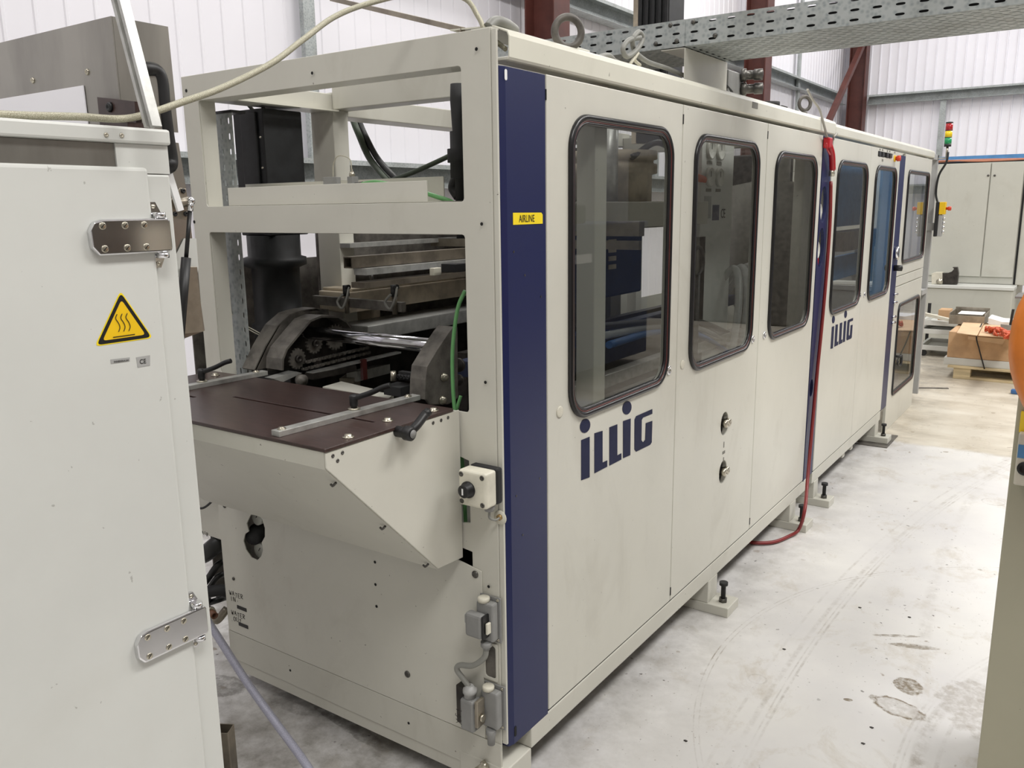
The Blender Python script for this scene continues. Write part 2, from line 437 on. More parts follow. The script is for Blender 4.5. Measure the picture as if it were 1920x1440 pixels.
def rrect(u0, u1, v0, v1, r, n=7):
    P = []
    for cx, cy, a0 in ((u1 - r, v1 - r, 0), (u0 + r, v1 - r, 90), (u0 + r, v0 + r, 180), (u1 - r, v0 + r, 270)):
        for i in range(n + 1):
            a = math.radians(a0 + 90 * i / n); P.append((cx + r * math.cos(a), cy + r * math.sin(a)))
    return P
def circ(cu, cv, ru, rv=None, n=24):
    rv = ru if rv is None else rv
    return [(cu + ru * math.cos(2 * math.pi * i / n), cv + rv * math.sin(2 * math.pi * i / n)) for i in range(n)]
def text_mesh(body, size, origin, right, up, th=0.0006, sx=1.0, align='LEFT'):
    cu = bpy.data.curves.new('txt', 'FONT'); cu.body = body; cu.size = size; cu.align_x = align; cu.extrude = 0; cu.resolution_u = 3
    ob = bpy.data.objects.new('txt', cu); C.objects.link(ob)
    dg = bpy.context.evaluated_depsgraph_get(); dg.update()
    me = bpy.data.meshes.new_from_object(ob.evaluated_get(dg))
    g = G(); g.b.from_mesh(me); bpy.data.objects.remove(ob); bpy.data.curves.remove(cu); bpy.data.meshes.remove(me)
    right, up, origin = Vector(right).normalized(), Vector(up).normalized(), Vector(origin)
    nrm = right.cross(up)
    for v in g.b.verts: v.co = origin + right * (v.co.x * sx) + up * v.co.y + nrm * th
    ex = bmesh.ops.extrude_face_region(g.b, geom=list(g.b.faces))
    bmesh.ops.translate(g.b, verts=[v for v in ex['geom'] if isinstance(v, bmesh.types.BMVert)], vec=nrm * th)
    return g
STROKE = {'A': [[(0, 0), (.5, 1), (1, 0)], [(.2, .4), (.8, .4)]], 'W': [[(0, 1), (.25, 0), (.5, .6), (.75, 0), (1, 1)]], 'T': [[(0, 1), (1, 1)], [(.5, 1), (.5, 0)]],
          'E': [[(1, 1), (0, 1), (0, 0), (1, 0)], [(0, .5), (.8, .5)]], 'R': [[(0, 0), (0, 1), (.8, .9), (.8, .6), (0, .5), (.9, 0)]], 'I': [[(.5, 0), (.5, 1)]],
          'N': [[(0, 0), (0, 1), (1, 0), (1, 1)]], 'O': [[(0, .2), (0, .8), (.5, 1), (1, .8), (1, .2), (.5, 0), (0, .2)]], 'U': [[(0, 1), (0, .2), (.5, 0), (1, .2), (1, 1)]],
          'X': [[(0, 0), (1, 1)], [(0, 1), (1, 0)]], '1': [[(.2, .7), (.5, 1), (.5, 0)]], '6': [[(.9, .9), (.4, 1), (.05, .4), (.4, 0), (.9, .3), (.5, .55), (.1, .4)]], '7': [[(0, 1), (1, 1), (.3, 0)]]}
def handwrite(g, word, o, right, up, h, r=0.0007):
    o, right, up = Vector(o), Vector(right).normalized(), Vector(up).normalized()
    for i, ch in enumerate(word):
        for st in STROKE.get(ch, []):
            P = [o + right * ((i * 0.95 + x * 0.62) * h) + up * ((y + 0.12 * math.sin(i * 2.1)) * h) for x, y in st]
            for a, b in zip(P, P[1:]): g.cyl(a, b, r, n=5)
    return g
def bolt(g, p, nrm, r=0.006, h=0.004, n=6):
    p = Vector(p); nrm = Vector(nrm).normalized(); g.cyl(p, p + nrm * h, r, n=n); return g
def screw_head(g, p, nrm, r, h=0.003):
    """pan head with a dark socket ring"""
    p = Vector(p); g.lathe(p, nrm, [(0, r), (h * 0.5, r), (h, r * 0.75), (h, r * 0.4), (h * 0.3, r * 0.38), (h * 0.3, 0)], 16); return g
# ================================================================ the setting
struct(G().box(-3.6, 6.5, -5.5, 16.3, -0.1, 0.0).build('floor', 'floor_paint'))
def ribbed(name, p0, p1, z1, nrm, pitch=0.16, d=0.006, mat='cladding'):
    p0, p1, nrm = Vector(p0), Vector(p1), Vector(nrm); L = (p1 - p0).length; u = (p1 - p0).normalized()
    g = G(); prof = []; s = 0.0
    while s < L:
        for ds, h in ((0, 0), (pitch * 0.84, 0), (pitch * 0.88, d), (pitch * 0.96, d)):
            if s + ds <= L: prof.append(p0 + u * (s + ds) + nrm * h)
        s += pitch
    prof.append(p0 + u * L)
    g.sheet(prof, (0, 0, z1))
    return struct(g.build(name, mat, solid=0.004))
ribbed('wall_left', (-3.35, -5.5, 0), (-3.35, 16.2, 0), 6.6, (1, 0, 0))
ribbed('wall_back', (-3.35, 16.2, 0), (6.4, 16.2, 0), 6.6, (0, -1, 0), 0.16, 0.02)
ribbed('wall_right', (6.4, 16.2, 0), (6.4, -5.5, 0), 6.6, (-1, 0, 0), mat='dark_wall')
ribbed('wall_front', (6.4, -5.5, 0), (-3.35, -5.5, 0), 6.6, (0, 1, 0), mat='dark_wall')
struct(B('ceiling', 'ceiling_white', None, -3.6, 6.5, -5.5, 16.3, 6.6, 6.7))
tn = [0]
def trim(g, mat, bevel=0.003):
    tn[0] += 1; return struct(g.build('trim_%d' % tn[0], mat, bevel=bevel))
def column(x, y, axis):
    """universal column: two flanges and a web"""
    g = G(); a, b, t = 0.15, 0.13, 0.014
    if axis == 'x':      # flanges face +-x
        g.box(x - a, x - a + t, y - b, y + b, 0, 6.6); g.box(x + a - t, x + a, y - b, y + b, 0, 6.6); g.box(x - a + t, x + a - t, y - .006, y + .006, 0, 6.6)
    else:
        g.box(x - b, x + b, y - a, y - a + t, 0, 6.6); g.box(x - b, x + b, y + a - t, y + a, 0, 6.6); g.box(x - .006, x + .006, y - a + t, y + a - t, 0, 6.6)
    return trim(g, 'red_oxide')
column(-3.03, 4.98, 'x'); column(-3.03, 10.35, 'x'); column(-3.03, 15.9, 'x'); column(-3.03, -0.6, 'x')
def girt(p, q, z, nrm, h=0.17, d=0.14):
    """cold rolled channel rail"""
    g = G(); p, q, nrm = Vector(p), Vector(q), Vector(nrm)
    prof = [V(0, 0, z) + nrm * d, V(0, 0, z), V(0, 0, z + h), V(0, 0, z + h) + nrm * d, V(0, 0, z + h - .03) + nrm * d]
    g.sheet([p + c for c in prof], q - p)
    o = trim(g, 'galvanised', 0); m = o.modifiers.new('t', 'SOLIDIFY'); m.thickness = 0.004
    return o
for z in (1.76, 3.42):
    girt((-3.31, -5.4, 0), (-3.31, 15.7, 0), z, (1, 0, 0)); girt((-2.87, 16.13, 0), (6.2, 16.13, 0), z, (0, -1, 0))
girt((-3.31, -5.4, 0), (-3.31, 15.7, 0), 5.2, (1, 0, 0)); girt((-2.87, 16.13, 0), (6.2, 16.13, 0), 5.2, (0, -1, 0))
# sag bars between the rails
for x, y, z0, z1 in ((-3.27, 2.45, 1.93, 5.2), (-3.27, 7.7, 1.93, 5.2), (-3.27, 13.0, 1.93, 5.2)): trim(G().box(x - .02, x + .02, y - .05, y + .05, z0, z1), 'galvanised')
sb = at(1765, 240, y=16.05); trim(G().box(sb.x - .05, sb.x + .05, 16.03, 16.08, 0, 3.42), 'galvanised')
# diagonal brace by the corner column
pa, pb = at(1556, 222, x=-2.95), at(1612, 96, x=-2.95); u = pb - pa
trim(G().bar(pa - u * 0.6, pb + u * 1.6, 0.09, 0.09), 'red_oxide')
# white downpipe by the second column
p0 = at(1457, 185, x=-2.9); trim(G().cyl((-2.9, p0.y, 0.0), (-2.9, p0.y - .15, 3.0), 0.05), 'white_paint', 0)

# ================================================================ forming machine
FM = thing('thermoforming_machine', (-0.58, 1.4, 0.0), 'cream and dark blue thermoforming machine whose open-framed end with brown table faces the viewer', 'machine')
bf = 'beige_frame'
def fr(g, **k): return g.build('frame', bf, FM, bevel=k.pop('bevel', 0.003), **k)
Y1 = 2.74
# end frame, one welded face
fn = lambda u, v: V(u, 0.0, v)
upper = rrect(-1.09, -0.104, 1.615, 1.921, 0.008, 2)
lower = rrect(-1.09, -0.104, 1.10, 1.538, 0.008, 2)
g = G().plate([(-1.163, 0.06), (-0.02, 0.06), (-0.02, 1.994), (-1.163, 1.994)],
              [upper, lower, [(-1.09, 0.21), (-1.09, 1.02), (-0.155, 1.02), (-0.155, 0.985), (-0.108, 0.974), (-0.108, 0.808), (-0.155, 0.80), (-0.155, 0.735), (-0.104, 0.729), (-0.104, 0.68), (-0.155, 0.66), (-0.155, 0.21)],
               ], fn, (0, 0.004, 0))
g.build('end_frame_face', bf, FM, bevel=0.001, seg=1)
# depth of the tubes behind the face
g = G()
g.box(-1.163, -1.09, 0.0045, 0.06, 0.06, 1.994); g.box(-0.104, -0.02, 0.0045, 0.03, 0.21, 1.994)
g.box(-1.09, -0.104, 0.0045, 0.075, 1.922, 1.993); g.box(-1.09, -0.104, 0.0045, 0.075, 1.539, 1.614)
g.box(-1.09, -0.104, 0.0045, 0.08, 0.062, 0.205)
fr(g)
# lower horizontal beam with the corner leg
g = G(); g.box(-1.163, -0.02, -0.004, -0.0005, 0.10, 0.202); fr(g, bevel=0.001)
B('corner_leg', bf, FM, -0.16, 0.0, -0.006, 0.112, 0.0, 0.135, bevel=0.003)
# second bay frame inside: posts, cross beams and roof beams
g = G()
g.box(-1.16, -1.05, 0.50, 0.57, 0.06, 1.99); g.box(-0.09, -0.03, 0.50, 0.57, 0.2, 1.99)
g.box(-1.05, -0.09, 0.50, 0.575, 1.933, 2.03)
fr(g)
g = G(); g.box(-1.16, -1.05, 0.075, 0.50, 1.93, 1.985); g.box(-1.16, -1.05, 0.57, 2.7, 1.915, 1.985); g.box(-1.16, -1.05, 2.62, 2.7, 0.06, 1.90); g.box(-0.12, -0.03, 2.62, 2.7, 0.2, 1.9); g.box(-1.05, -.12, 2.62, 2.7, 1.88, 1.96); fr(g)
# gusset tray under the left roof beam
B('roof_flange', 'cap_paint', FM, -1.05, -1.02, 0.075, 0.50, 1.925, 1.93)
# base beams
g = G(); g.box(-0.06, 0.0, 0.1122, Y1, 0.133, 0.197); g.box(-1.16, -1.10, 0.08, Y1, 0.10, 0.2); g.box(-1.1, -0.06, 2.6, 2.68, 0.133, 0.197); g.box(-1.1, -0.06, 1.38, 1.46, 0.133, 0.197); fr(g)
# feet: column, plate, jack bolt
def foot(parent, y0, y1, side=1, x=0.0, zt=0.133):
    xa, xb = (x - .1, x) if side > 0 else (x, x + .1)
    f = G().box(xa, xb, y0, y1, 0.04, zt).build('foot', bf, parent, bevel=0.003)
    px0, px1 = (x - .11, x + .085) if side > 0 else (x - .075, x + .13)
    G().box(px0, px1, y0 - .004, y1 + .02, 0.0, 0.04).build('foot_plate', bf, f, bevel=0.003)
    c = V(x + .045 * side, (y0 + y1) / 2, 0)
    G().lathe(c + V(0, 0, .04), (0, 0, 1), [(0, .017), (.016, .017)], 6).build('nut', 'screw_dark', f)
    G().lathe(c + V(0, 0, .0565), (0, 0, 1), [(0, .0095), (.055, .0095), (.055, .017), (.068, .017)], 16).build('jack_bolt', 'black_soft', f)
foot(FM, 1.388, 1.484); foot(FM, 2.45, 2.545); foot(FM, 0.45, 0.55, -1, -1.16, 0.1)
# blue corner strip
g = G(); g.prism([V(-.006, .012, .194), V(0.0, .03, .194), V(0.0, .198, .194), V(-.0025, .198, .194), V(-.0025, .031, .194), V(-.014, .014, .194), V(-.06, .012, .194), V(-.06, .008, .194)], (0, 0, 1.72))
bs = g.build('corner_strip', 'blue_paint', FM, bevel=0.001, label='dark blue scratched corner strip')
c = at(948, 140, x=0.0); G().plate(rrect(c.y - .005, c.y + .005, c.z - .012, c.z + .012, .0045, 4), [], lambda u, v: V(.0004, u, v), (.0006, 0, 0)).build('slot', 'white_sheet', bs)
G().plate(rrect(.030, .040, .215, .245, .004, 4), [], lambda u, v: V(.0004, u, v), (.0006, 0, 0)).build('slot', 'gap_black', bs)
g = G()
for (px, py) in ((963, 472), (984, 516), (980, 1003), (1012, 897), (968, 930), (1014, 556)):
    c = at(px, py, x=0.0); g.plate(circ(c.y, c.z, .003, n=8), [], lambda u, v: V(.0004, u, v), (.0005, 0, 0))
g.build('small_holes', 'screw_dark', bs)
# AIRLINE sticker
st = G().plate([(.053, 1.56), (.053, 1.588), (.176, 1.587), (.182, 1.582), (.182, 1.560)], [], lambda u, v: V(.0005, u, v), (.0005, 0, 0)).build('airline_sticker', 'sticker_yellow', bs, label='yellow AIRLINE sticker')
text_mesh('AIRLINE', 0.0245, (0.0011, 0.077, 1.5655), (0, 1, 0), (0, 0, 1), 0.0003, 0.78).build('lettering', 'black', bs)
# panel filling the shadow gap behind the strip
B('corner_inner_plate', bf, FM, -0.0195, -0.006, 0.004, 0.011, 0.205, 1.99)

# doors -----------------------------------------------------------
ps = lambda u, v: V(-0.020, u, v)
def ringpath(u0, u1, v0, v1, r, x): return [V(x, a, b) for a, b in rrect(u0, u1, v0, v1, r, 9)]
def door(parent, y0, y1, z0, z1, wins, r=0.085, name='door', holes=()):
    cut = [rrect(a + .012, b - .012, c + .012, d - .012, r) for a, b, c, d in wins]
    d_ = G().plate([(y0, z0), (y1, z0), (y1, z1), (y0, z1)], cut + list(holes), ps, (0.02, 0, 0)).build(name, 'beige_paint', parent, bevel=0.0025, seg=2)
    for a, b, c, e in wins:
        G().tube(ringpath(a + .009, b - .009, c + .009, e - .009, r, 0.003), .0088, 10, closed=True, smooth=False).build('window_gasket', 'rubber', d_)
        G().tube(ringpath(a + .0180, b - .0180, c + .0180, e - .0180, r - .008, 0.0062), .0020, 8, closed=True, smooth=False).build('gasket_bead', 'gasket_red', d_)
        G().tube(ringpath(a + .0235, b - .0235, c + .0235, e - .0235, r - .012, 0.0018), .0052, 10, closed=True, smooth=False).build('window_gasket', 'rubber', d_)
        G().plate(rrect(a + .02, b - .02, c + .02, e - .02, r - .01), [], lambda u, v: V(-.006, u, v), (0.003, 0, 0)).build('window_pane', 'window_glass', d_)
    return d_
def lock(d_, y, z, mat='chrome'):
    G().lathe((0, y, z), (1, 0, 0), [(0, .016), (.004, .016), (.006, .013), (.006, .008), (.002, .007), (.002, 0)], 20).build('lock', mat, d_)
ZB, ZT = .203, 1.916
d1 = door(FM, .203, 1.018, ZB, ZT, [(.305, .942, 1.018, 1.838)])
h2 = [circ(1.497, .757, .040, .047), circ(1.500, .558, .040, .047)]
d2 = door(FM, 1.022, 1.846, ZB, ZT, [(1.115, 1.752, 1.018, 1.838)], holes=h2)
d3 = door(FM, 1.850, 2.646, ZB, ZT, [(1.955, 2.56, 1.018, 1.82)])
B('door_gap', 'gap_black', FM, -.02, -.0035, .203, 2.646, .1972, .2028)
lock(d1, .954, 1.061); lock(d2, 1.775, 1.056); lock(d3, 1.92, 1.055)
for d_, y, z in ((d1, .262, 1.061), (d2, 1.068, 1.062)):
    G().lathe((0, y, z), (1, 0, 0), [(0, .016), (.002, .016), (.003, .013), (.003, 0)], 20).build('blanking_plug', 'light_plastic', d_)
for (cy, cz) in ((1.497, .757), (1.500, .558)):
    for dy in (-.012, .018):
        G().lathe((-.03, cy + dy, cz + .004), (1, 0, 0), [(0, .012), (.03, .012), (.03, .016), (.045, .016), (.048, .01), (.048, .004), (.04, 0)], 16).build('hose_coupling', 'screw_steel', d2)
B('coupling_recess', 'gap_black', FM, -.06, -.05, 1.40, 1.60, .48, .83)
g = G()
for c, (a, b) in (((1.497, .672), (.004, .012)), ((1.498, .628 + .012), (.014, .006)), ((1.499, .612 - .002), (.004, .010))):
    g.plate(rrect(c[0] - a, c[0] + a, c[1] - b, c[1] + b, .001, 1), [], lambda u, v: V(.0004, u, v), (.0004, 0, 0))
g.build('small_labels', 'inner_grey', d2)
# hinge nicks
g = G()
for y in (1.020, 1.848):
    for z0 in (ZB + .02, ZT - .06): g.box(-.004, .001, y - .004, y + .004, z0, z0 + .03)
g.box(-.004, .001, .199, .203, ZT - .06, ZT - .035)
g.build('hinge_pins', 'gap_black', FM)
# maker's name, traced once from the door, used on two doors
def logo(parent, dy):
    k = 3.4275
    def q(x, y): p = at(1050 + x / k, 740 + y / k, x=0.0); return (p.y + dy, p.z)
    S = [[(135, 292), (189, 270), (189, 530), (135, 550)], [(220, 248), (272, 232), (272, 436), (302, 422), (302, 462), (220, 505)],
         [(316, 210), (367, 190), (367, 390), (393, 376), (393, 416), (316, 456)], [(404, 170), (453, 153), (450, 388), (404, 408)],
         [(478, 160), (488, 138), (592, 92), (592, 122), (532, 147), (524, 162), (522, 292), (532, 306), (546, 290), (550, 183), (592, 168), (588, 306), (578, 322), (488, 366), (477, 352)]]
    g = G()
    for s in S: g.plate([q(*p) for p in s], [], lambda u, v: V(.0004, u, v), (.0008, 0, 0))
    for cx, cy, rx, ry in ((160, 200, 33, 45), (429, 84, 29, 43)):
        g.plate([q(cx + rx * math.cos(t) + 0.0 * ry, cy + ry * math.sin(t) - 0.22 * rx * math.cos(t)) for t in [2 * math.pi * i / 26 for i in range(26)]], [], lambda u, v: V(.0004, u, v), (.0008, 0, 0))
    return g.build('maker_logo', 'logo_blue', parent, label='dark blue maker logo lettering')
logo(d1, 0)
# side cap: bent cover running above the doors
def cap(parent, y0, y1, zo=0.0):
    prof = [V(-.05, y0, 1.930), V(.004, y0, 1.930), V(.007, y0, 1.934), V(.008, y0, 1.978 + zo), V(.003, y0, 1.988 + zo), V(-.035, y0, 2.004 + zo), V(-.16, y0, 2.010 + zo)]
    return G().sheet(prof, (0, y1 - y0, 0)).build('side_cap', 'cap_paint', parent, solid=0.003)
cap(FM, .035, 2.822)
G().box(-.075, -.02, 0.004, .035, 1.9925, 1.9965).build('cap_bracket', bf, FM)
# unseen pan added to block light and shade the floor beneath
B('shade_pan', 'pan_dark', FM, -1.1, -.065, .09, 2.6, .198, .2015)
# bend dent on the cap: small flat tin lying over
c = at(1415, 197, x=.008); G().box(.0092, .0105, c.y - .03, c.y + .03, c.z - .012, c.z + .01).build('type_label', 'inner_grey', FM)

# front lower panel ------------------------------------------------
c1, c2 = at(478, 990, y=-.003), at(485, 1025, y=-.003)
hole = []
for i in range(24):
    t = 2 * math.pi * i / 24; hole.append((c1.x + .0 + .034 * math.cos(t), .60 + .105 * math.sin(t) + .0))
def oval8(cx, cz):
    P = []
    for i in range(13):
        t = math.radians(-35 + 250 * i / 12 - 0); P.append((cx + .012 + .046 * math.cos(t), cz + .045 + .062 * math.sin(t)))
    for i in range(13):
        t = math.radians(145 + 250 * i / 12); P.append((cx - .010 + .046 * math.cos(t), cz - .055 + .062 * math.sin(t)))
    return P
fp = G().plate([(-1.16, .204), (-.072, .204), (-.072, .684), (-.16, .70), (-.16, .79), (-1.16, .79)], [[(q.x, q.z) for q in [at(px, py, y=-.003) for px, py in ((470, 966), (482, 962), (492, 973), (497, 990), (497, 1006), (491, 1017), (494, 1030), (490, 1043), (483, 1050), (472, 1045), (462, 1031), (457, 1014), (460, 1001), (467, 996), (463, 981))]]], lambda u, v: V(u, -.0045, v), (0, .004, 0)).build('front_panel', 'beige_paint', FM, bevel=0.0008, seg=1)
g = G()
for px, py in ((703, 1054), (704, 1096), (706, 1137)):
    c = at(px, py, y=-.005); G().plate(circ(c.x, c.z, .0045, n=10), [], lambda u, v: V(u, -.0050, v), (0, -.0004, 0)).build('drilled_hole', 'gap_black', fp)
g = G()
for px, py, r in ((764, 1264, .010), (891, 1077, .010), (421, 948, .008), (438, 1085, .006)):
    c = at(px, py, y=-.005); G().lathe((c.x, -.0048, c.z), (0, -1, 0), [(0, r), (.002, r), (.004, r * .6), (.004, 0)], 16).build('panel_screw', 'screw_dark', fp)
g = G()
for wd, px, py, h in (('WATER', 430, 1115, .016), ('IN', 432, 1126, .016), ('WATER', 434, 1152, .016), ('OUT', 438, 1164, .016)):
    c = at(px, py, y=-.006); handwrite(g, wd, (c.x, -.0052, c.z), (1, 0, 0), (0, 0, 1), h)
g.build('handwriting', 'ink', fp)
for px, py in ((453, 1141), (456, 1173)):
    c = at(px, py, y=-.006); b_ = B('name_strip', 'black', fp, c.x - .024, c.x + .024, -.0062, -.0048, c.z - .006, c.z + .006)
# gauges and valves behind the oval hole
c = at(480, 1000, y=.04); g = G(); g.lathe((c.x, .07, c.z), (0.3, -1, 0), [(0, .035), (.03, .036), (.035, .03), (.06, .028), (.062, 0)]); gv = g.build('regulator', 'black_soft', FM)
for px, py in ((482, 970), (487, 1032)):
    c = at(px, py, y=.03); G().lathe((c.x, .045, c.z), (0, -1, 0), [(0, .026), (.018, .026), (.018, .022), (.016, 0)]).build('dial', 'dial_white', FM)
    G().bar((c.x, .0255, c.z), (c.x + .008, .0255, c.z + .012), .0015, .0015).build('dial_needle', 'black', FM)
B('valve_backing', 'gap_black', FM, -1.085, -.92, .085, .09, .40, .75)

# infeed table ------------------------------------------------------
TX0, TX1 = -1.085, -.130
it = G().prism([V(TX1, -.455, 1.105), V(TX1, -.455, 1.070), V(TX1, -.106, .716), V(TX1, -.0055, .710), V(TX1, -.0055, 1.105)], (-.004, 0, 0)).build('infeed_table', 'beige_paint', FM, bevel=0.0012, seg=1)
g = G()
prof = [V(TX1 - .004, -.4545, 1.105), V(TX1 - .004, -.4545, 1.068), V(TX1 - .004, -.105, .714)]
g.sheet(prof, (TX0 - TX1 + .004, 0, 0)); g.build('table_underside', 'beige_frame', it, solid=0.003)
g = G(); g.box(TX0, TX0 + .004, -.45, -.006, .9, 1.105); g.build('table_side', 'beige_paint', it)
tt = G().plate([(TX0, -.458), (TX1 + .003, -.458), (TX1 + .001, -.03), (TX0, -.03)],
          [rrect(-1.02, -.80, -.300, -.290, .004, 2), rrect(-.72, -.20, -.240, -.230, .004, 2)], lambda u, v: V(u, v, 1.106), (0, 0, .008)).build('table_top', 'phenolic', it, bevel=0.001, seg=1)
def clampbar(p, q, cx, cy):
    b_ = G().bar(p, q, .028, .013).build('clamp_bar', 'aluminium', it, bevel=.001)
    g = G(); u = (Vector(q) - Vector(p)).normalized()
    for s in (0.04, .93):
        c = Vector(p).lerp(Vector(q), s) + V(0, 0, .0065); g.lathe(c, (0, 0, 1), [(0, .010), (.002, .010), (.002, .006), (.005, .006), (.005, 0)], 14)
    g.build('clamp_screws', 'screw_steel', it)
    c = Vector((cx, cy, 1.1275)); g = G()
    g.lathe(c, (0, 0, 1), [(0, .015), (.003, .015), (.003, 0)], 18); g.build('clamp_washer', 'screw_steel', it)
    g = G(); g.lathe(c + V(0, 0, .0032), (0, 0, 1), [(0, .008), (.004, .008), (.006, .010), (.028, .0105), (.033, .008), (.033, 0)], 18)
    d = V(.070, .030, .030)
    g.tube([c + V(0, 0, .026), c + V(0, 0, .026) + d * .55 + V(0, 0, -.002), c + V(0, 0, .026) + d, c + V(0, 0, .024) + d * 1.25], .0068, 10)
    g.build('clamp_lever', 'black', it)
a_, b_ = at(516, 813, z=1.1205), at(781, 744, z=1.1205); cc = at(664, 768, z=1.126)
clampbar(a_, b_, cc.x, cc.y)
off = at(379, 716, z=1.126) - cc
clampbar(a_ + V(off.x, off.y, 0), b_ + V(off.x, off.y, 0), cc.x + off.x, cc.y + off.y)
g = G()
for px, py in ((727, 789), (653, 820), (813, 770), (404, 704)):
    c = at(px, py, z=1.114); G().lathe(c, (0, 0, 1), [(0, .013), (.002, .013), (.002, .008), (.007, .008), (.008, .004), (.008, 0)], 16).build('table_bolt', 'screw_steel', it)
g = G()
for px, py in ((624, 855), (642, 849), (633, 864), (812, 793), (827, 788), (840, 783)):
    c = at(px, py, x=TX1); screw_head(G(), (TX1, c.y, c.z), (1, 0, 0), .0045, .0015).build('side_screw', 'screw_dark', it)
g = G()
for px, py in ((630, 901), (722, 982), (802, 1050)):
    c = at(px, py, x=TX1 - .02); yy = c.y; zz = .716 + (-.106 - yy) * (1.07 - .716) / .349
    g.tube([V(TX1 - .012, yy - .008, zz - .004 + .006), V(TX1 - .02, yy - .010, zz - .012 + .006), V(TX1 - .03, yy - .006, zz - .006)], .003, 6)
g.build('edge_clips', 'screw_dark', it)
# crank on the table side
c = at(763, 812, x=TX1 + .03); e = at(794, 777, x=TX1 + .03)
g = G(); g.cyl((TX1, c.y, c.z), (TX1 + .040, c.y, c.z), .013); g.lathe((TX1 + .022, c.y, c.z), (1, 0, 0), [(0, .012), (.005, .017), (.022, .017), (.026, .012)], 20)
g.tube([V(TX1 + .034, c.y, c.z), V(TX1 + .038, c.y * .6 + e.y * .4, c.z * .6 + e.z * .4), V(TX1 + .034, e.y, e.z)], .0105, 12)
g.cyl((TX1 + .034, e.y, e.z), (TX1 + .036, e.y + .012, e.z + .006), .010)
ck = g.build('side_clamp_lever', 'black', it); G().lathe((TX1 + .0485, c.y, c.z), (1, 0, 0), [(0, .010), (.001, .010), (.002, 0)], 18).build('lever_cap', 'grey_plastic', it)

# selector box
sb = G().box(-.083, .001, -.030, -.005, .885, .978).build('switch_box', 'black_soft', FM, bevel=.006, label='small cream switch box with black selector knob')
cv = G().box(-.083, .001, -.076, -.0305, .886, .977).build('switch_cover', 'light_plastic', sb, bevel=.007, seg=3)
G().lathe((-.052, -.076, .930), (0, -1, 0), [(0, .021), (.004, .021), (.006, .017), (.020, .0165), (.022, .014), (.022, 0)]).build('selector_knob', 'black', sb)
B('knob_mark', 'white_sheet', sb, -.0545, -.0505, -.0995, -.0983, .922, .938)
g = G()
for x in (-.073, -.010):
    for z in (.897, .966): screw_head(G(), (x, -.076, z), (0, -1, 0), .0065, .0015).build('cover_screw', 'screw_dark', sb)
g = G(); g.lathe((-.020, -.035, .885), (0, 0, -1), [(0, .014), (.008, .014), (.016, .011), (.018, .005)], 14); g.build('cable_gland', 'grey_plastic', sb)
G().tube([V(-.020, -.035, .868), V(-.02, -.034, .85), V(-.012, -.02, .842), V(-.010, 0.0, .845)], .003, 8).build('cable', 'cable_grey', sb)
G().lathe((-.012, -.0005, .842), (0, -1, 0), [(0, .019), (.001, .019), (.001, 0)], 20).build('washer', 'light_plastic', FM)
G().lathe((-.012, -.0016, .844), (0, -1, 0), [(0, .008), (.006, .008), (.006, 0)], 6).build('brass_plug', 'brass', FM)

# heavy duty connectors on the right post
def connector(x, z, s=1.0, lid=False):
    h = G().box(x - .026, x + .026, -.032, -.006, z - .055, z + .050).build('connector_housing', 'grey_plastic', FM, bevel=.005)
    B('mounting_flange', 'grey_plastic', h, x - .033, x + .033, -.0058, -.001, z - .066, z + .060, bevel=.004)
    G().lathe((x - .008, -.022, z + .050), (0, 0, 1), [(0, .016), (.010, .016), (.012, .013), (.012, 0)], 18).build('screw_cap', 'light_plastic', h)
    g = G()
    for xx in (x - .024, x + .024):
        for zz in (z - .058, z + .053): screw_head(g, (xx, -.006, zz), (0, -1, 0), .004, .002)
    g.build('flange_screws', 'screw_steel', h)
    return h
h1 = connector(-.045, .565)
B('hood', 'grey_plastic', h1, -.088, -.036, -.060, -.033, .525, .590, bevel=.007)
B('gasket', 'black', h1, -.036, -.030, -.058, -.020, .527, .590, bevel=.002)
B('locking_bar', 'sticker_grey', h1, -.095, -.085, -.052, -.036, .555, .58, bevel=.003)
B('pale_catch', 'light_plastic', h1, -.029, -.022, -.050, -.034, .54, .57, bevel=.002)
h2_ = connector(-.036, .318)
hd = B('hood', 'grey_plastic', h2_, -.105, -.062, -.068, -.030, .255, .345, bevel=.006)
g = G()
for k in range(5): g.box(-.0618, -.0600, -.062 + k * .006, -.059 + k * .006, .262, .325)
g.build('hood_ribs', 'grey_plastic', h2_)
B('hinged_lid', 'dark_iron', h2_, -.138, -.112, -.042, -.010, .250, .36, bevel=.003)
B('locking_lever', 'steel_dull', h2_, -.058, -.048, -.066, -.034, .275, .35, bevel=.002)
G().cyl((-.048, -.05, .30), (-.040, -.05, .30), .010).build('lever_pivot', 'screw_steel', h2_)
g = G(); handwrite(g, 'X61', (-.100, -.0685, .27), (0, 0, 1), (-1, 0, 0), .018); g.build('handwriting', 'ink', h2_)
G().lathe((-.085, -.048, .345), (0, 0, 1), [(0, .016), (.012, .016), (.014, .019), (.024, .019), (.028, .013), (.034, .010)], 12).build('cable_gland', 'sticker_grey', h2_)
G().lathe((-.032, -.030, .262), (0, 0, -1), [(0, .014), (.014, .014), (.020, .011), (.045, .010)], 12).build('cable_gland', 'grey_plastic', h2_)
G().lathe((-.04, -.032, .510), (0, 0, -1), [(0, .015), (.012, .015), (.016, .010), (.022, .009)], 12).build('cable_gland', 'grey_plastic', h1)
G().tube([V(-.04, -.032, .492), V(-.045, -.036, .465), V(-.075, -.046, .438), V(-.115, -.050, .428), V(-.125, -.050, .412), V(-.108, -.048, .392), V(-.088, -.048, .374)], .0075, 12, 8).build('connector_cable', 'cable_grey', FM)
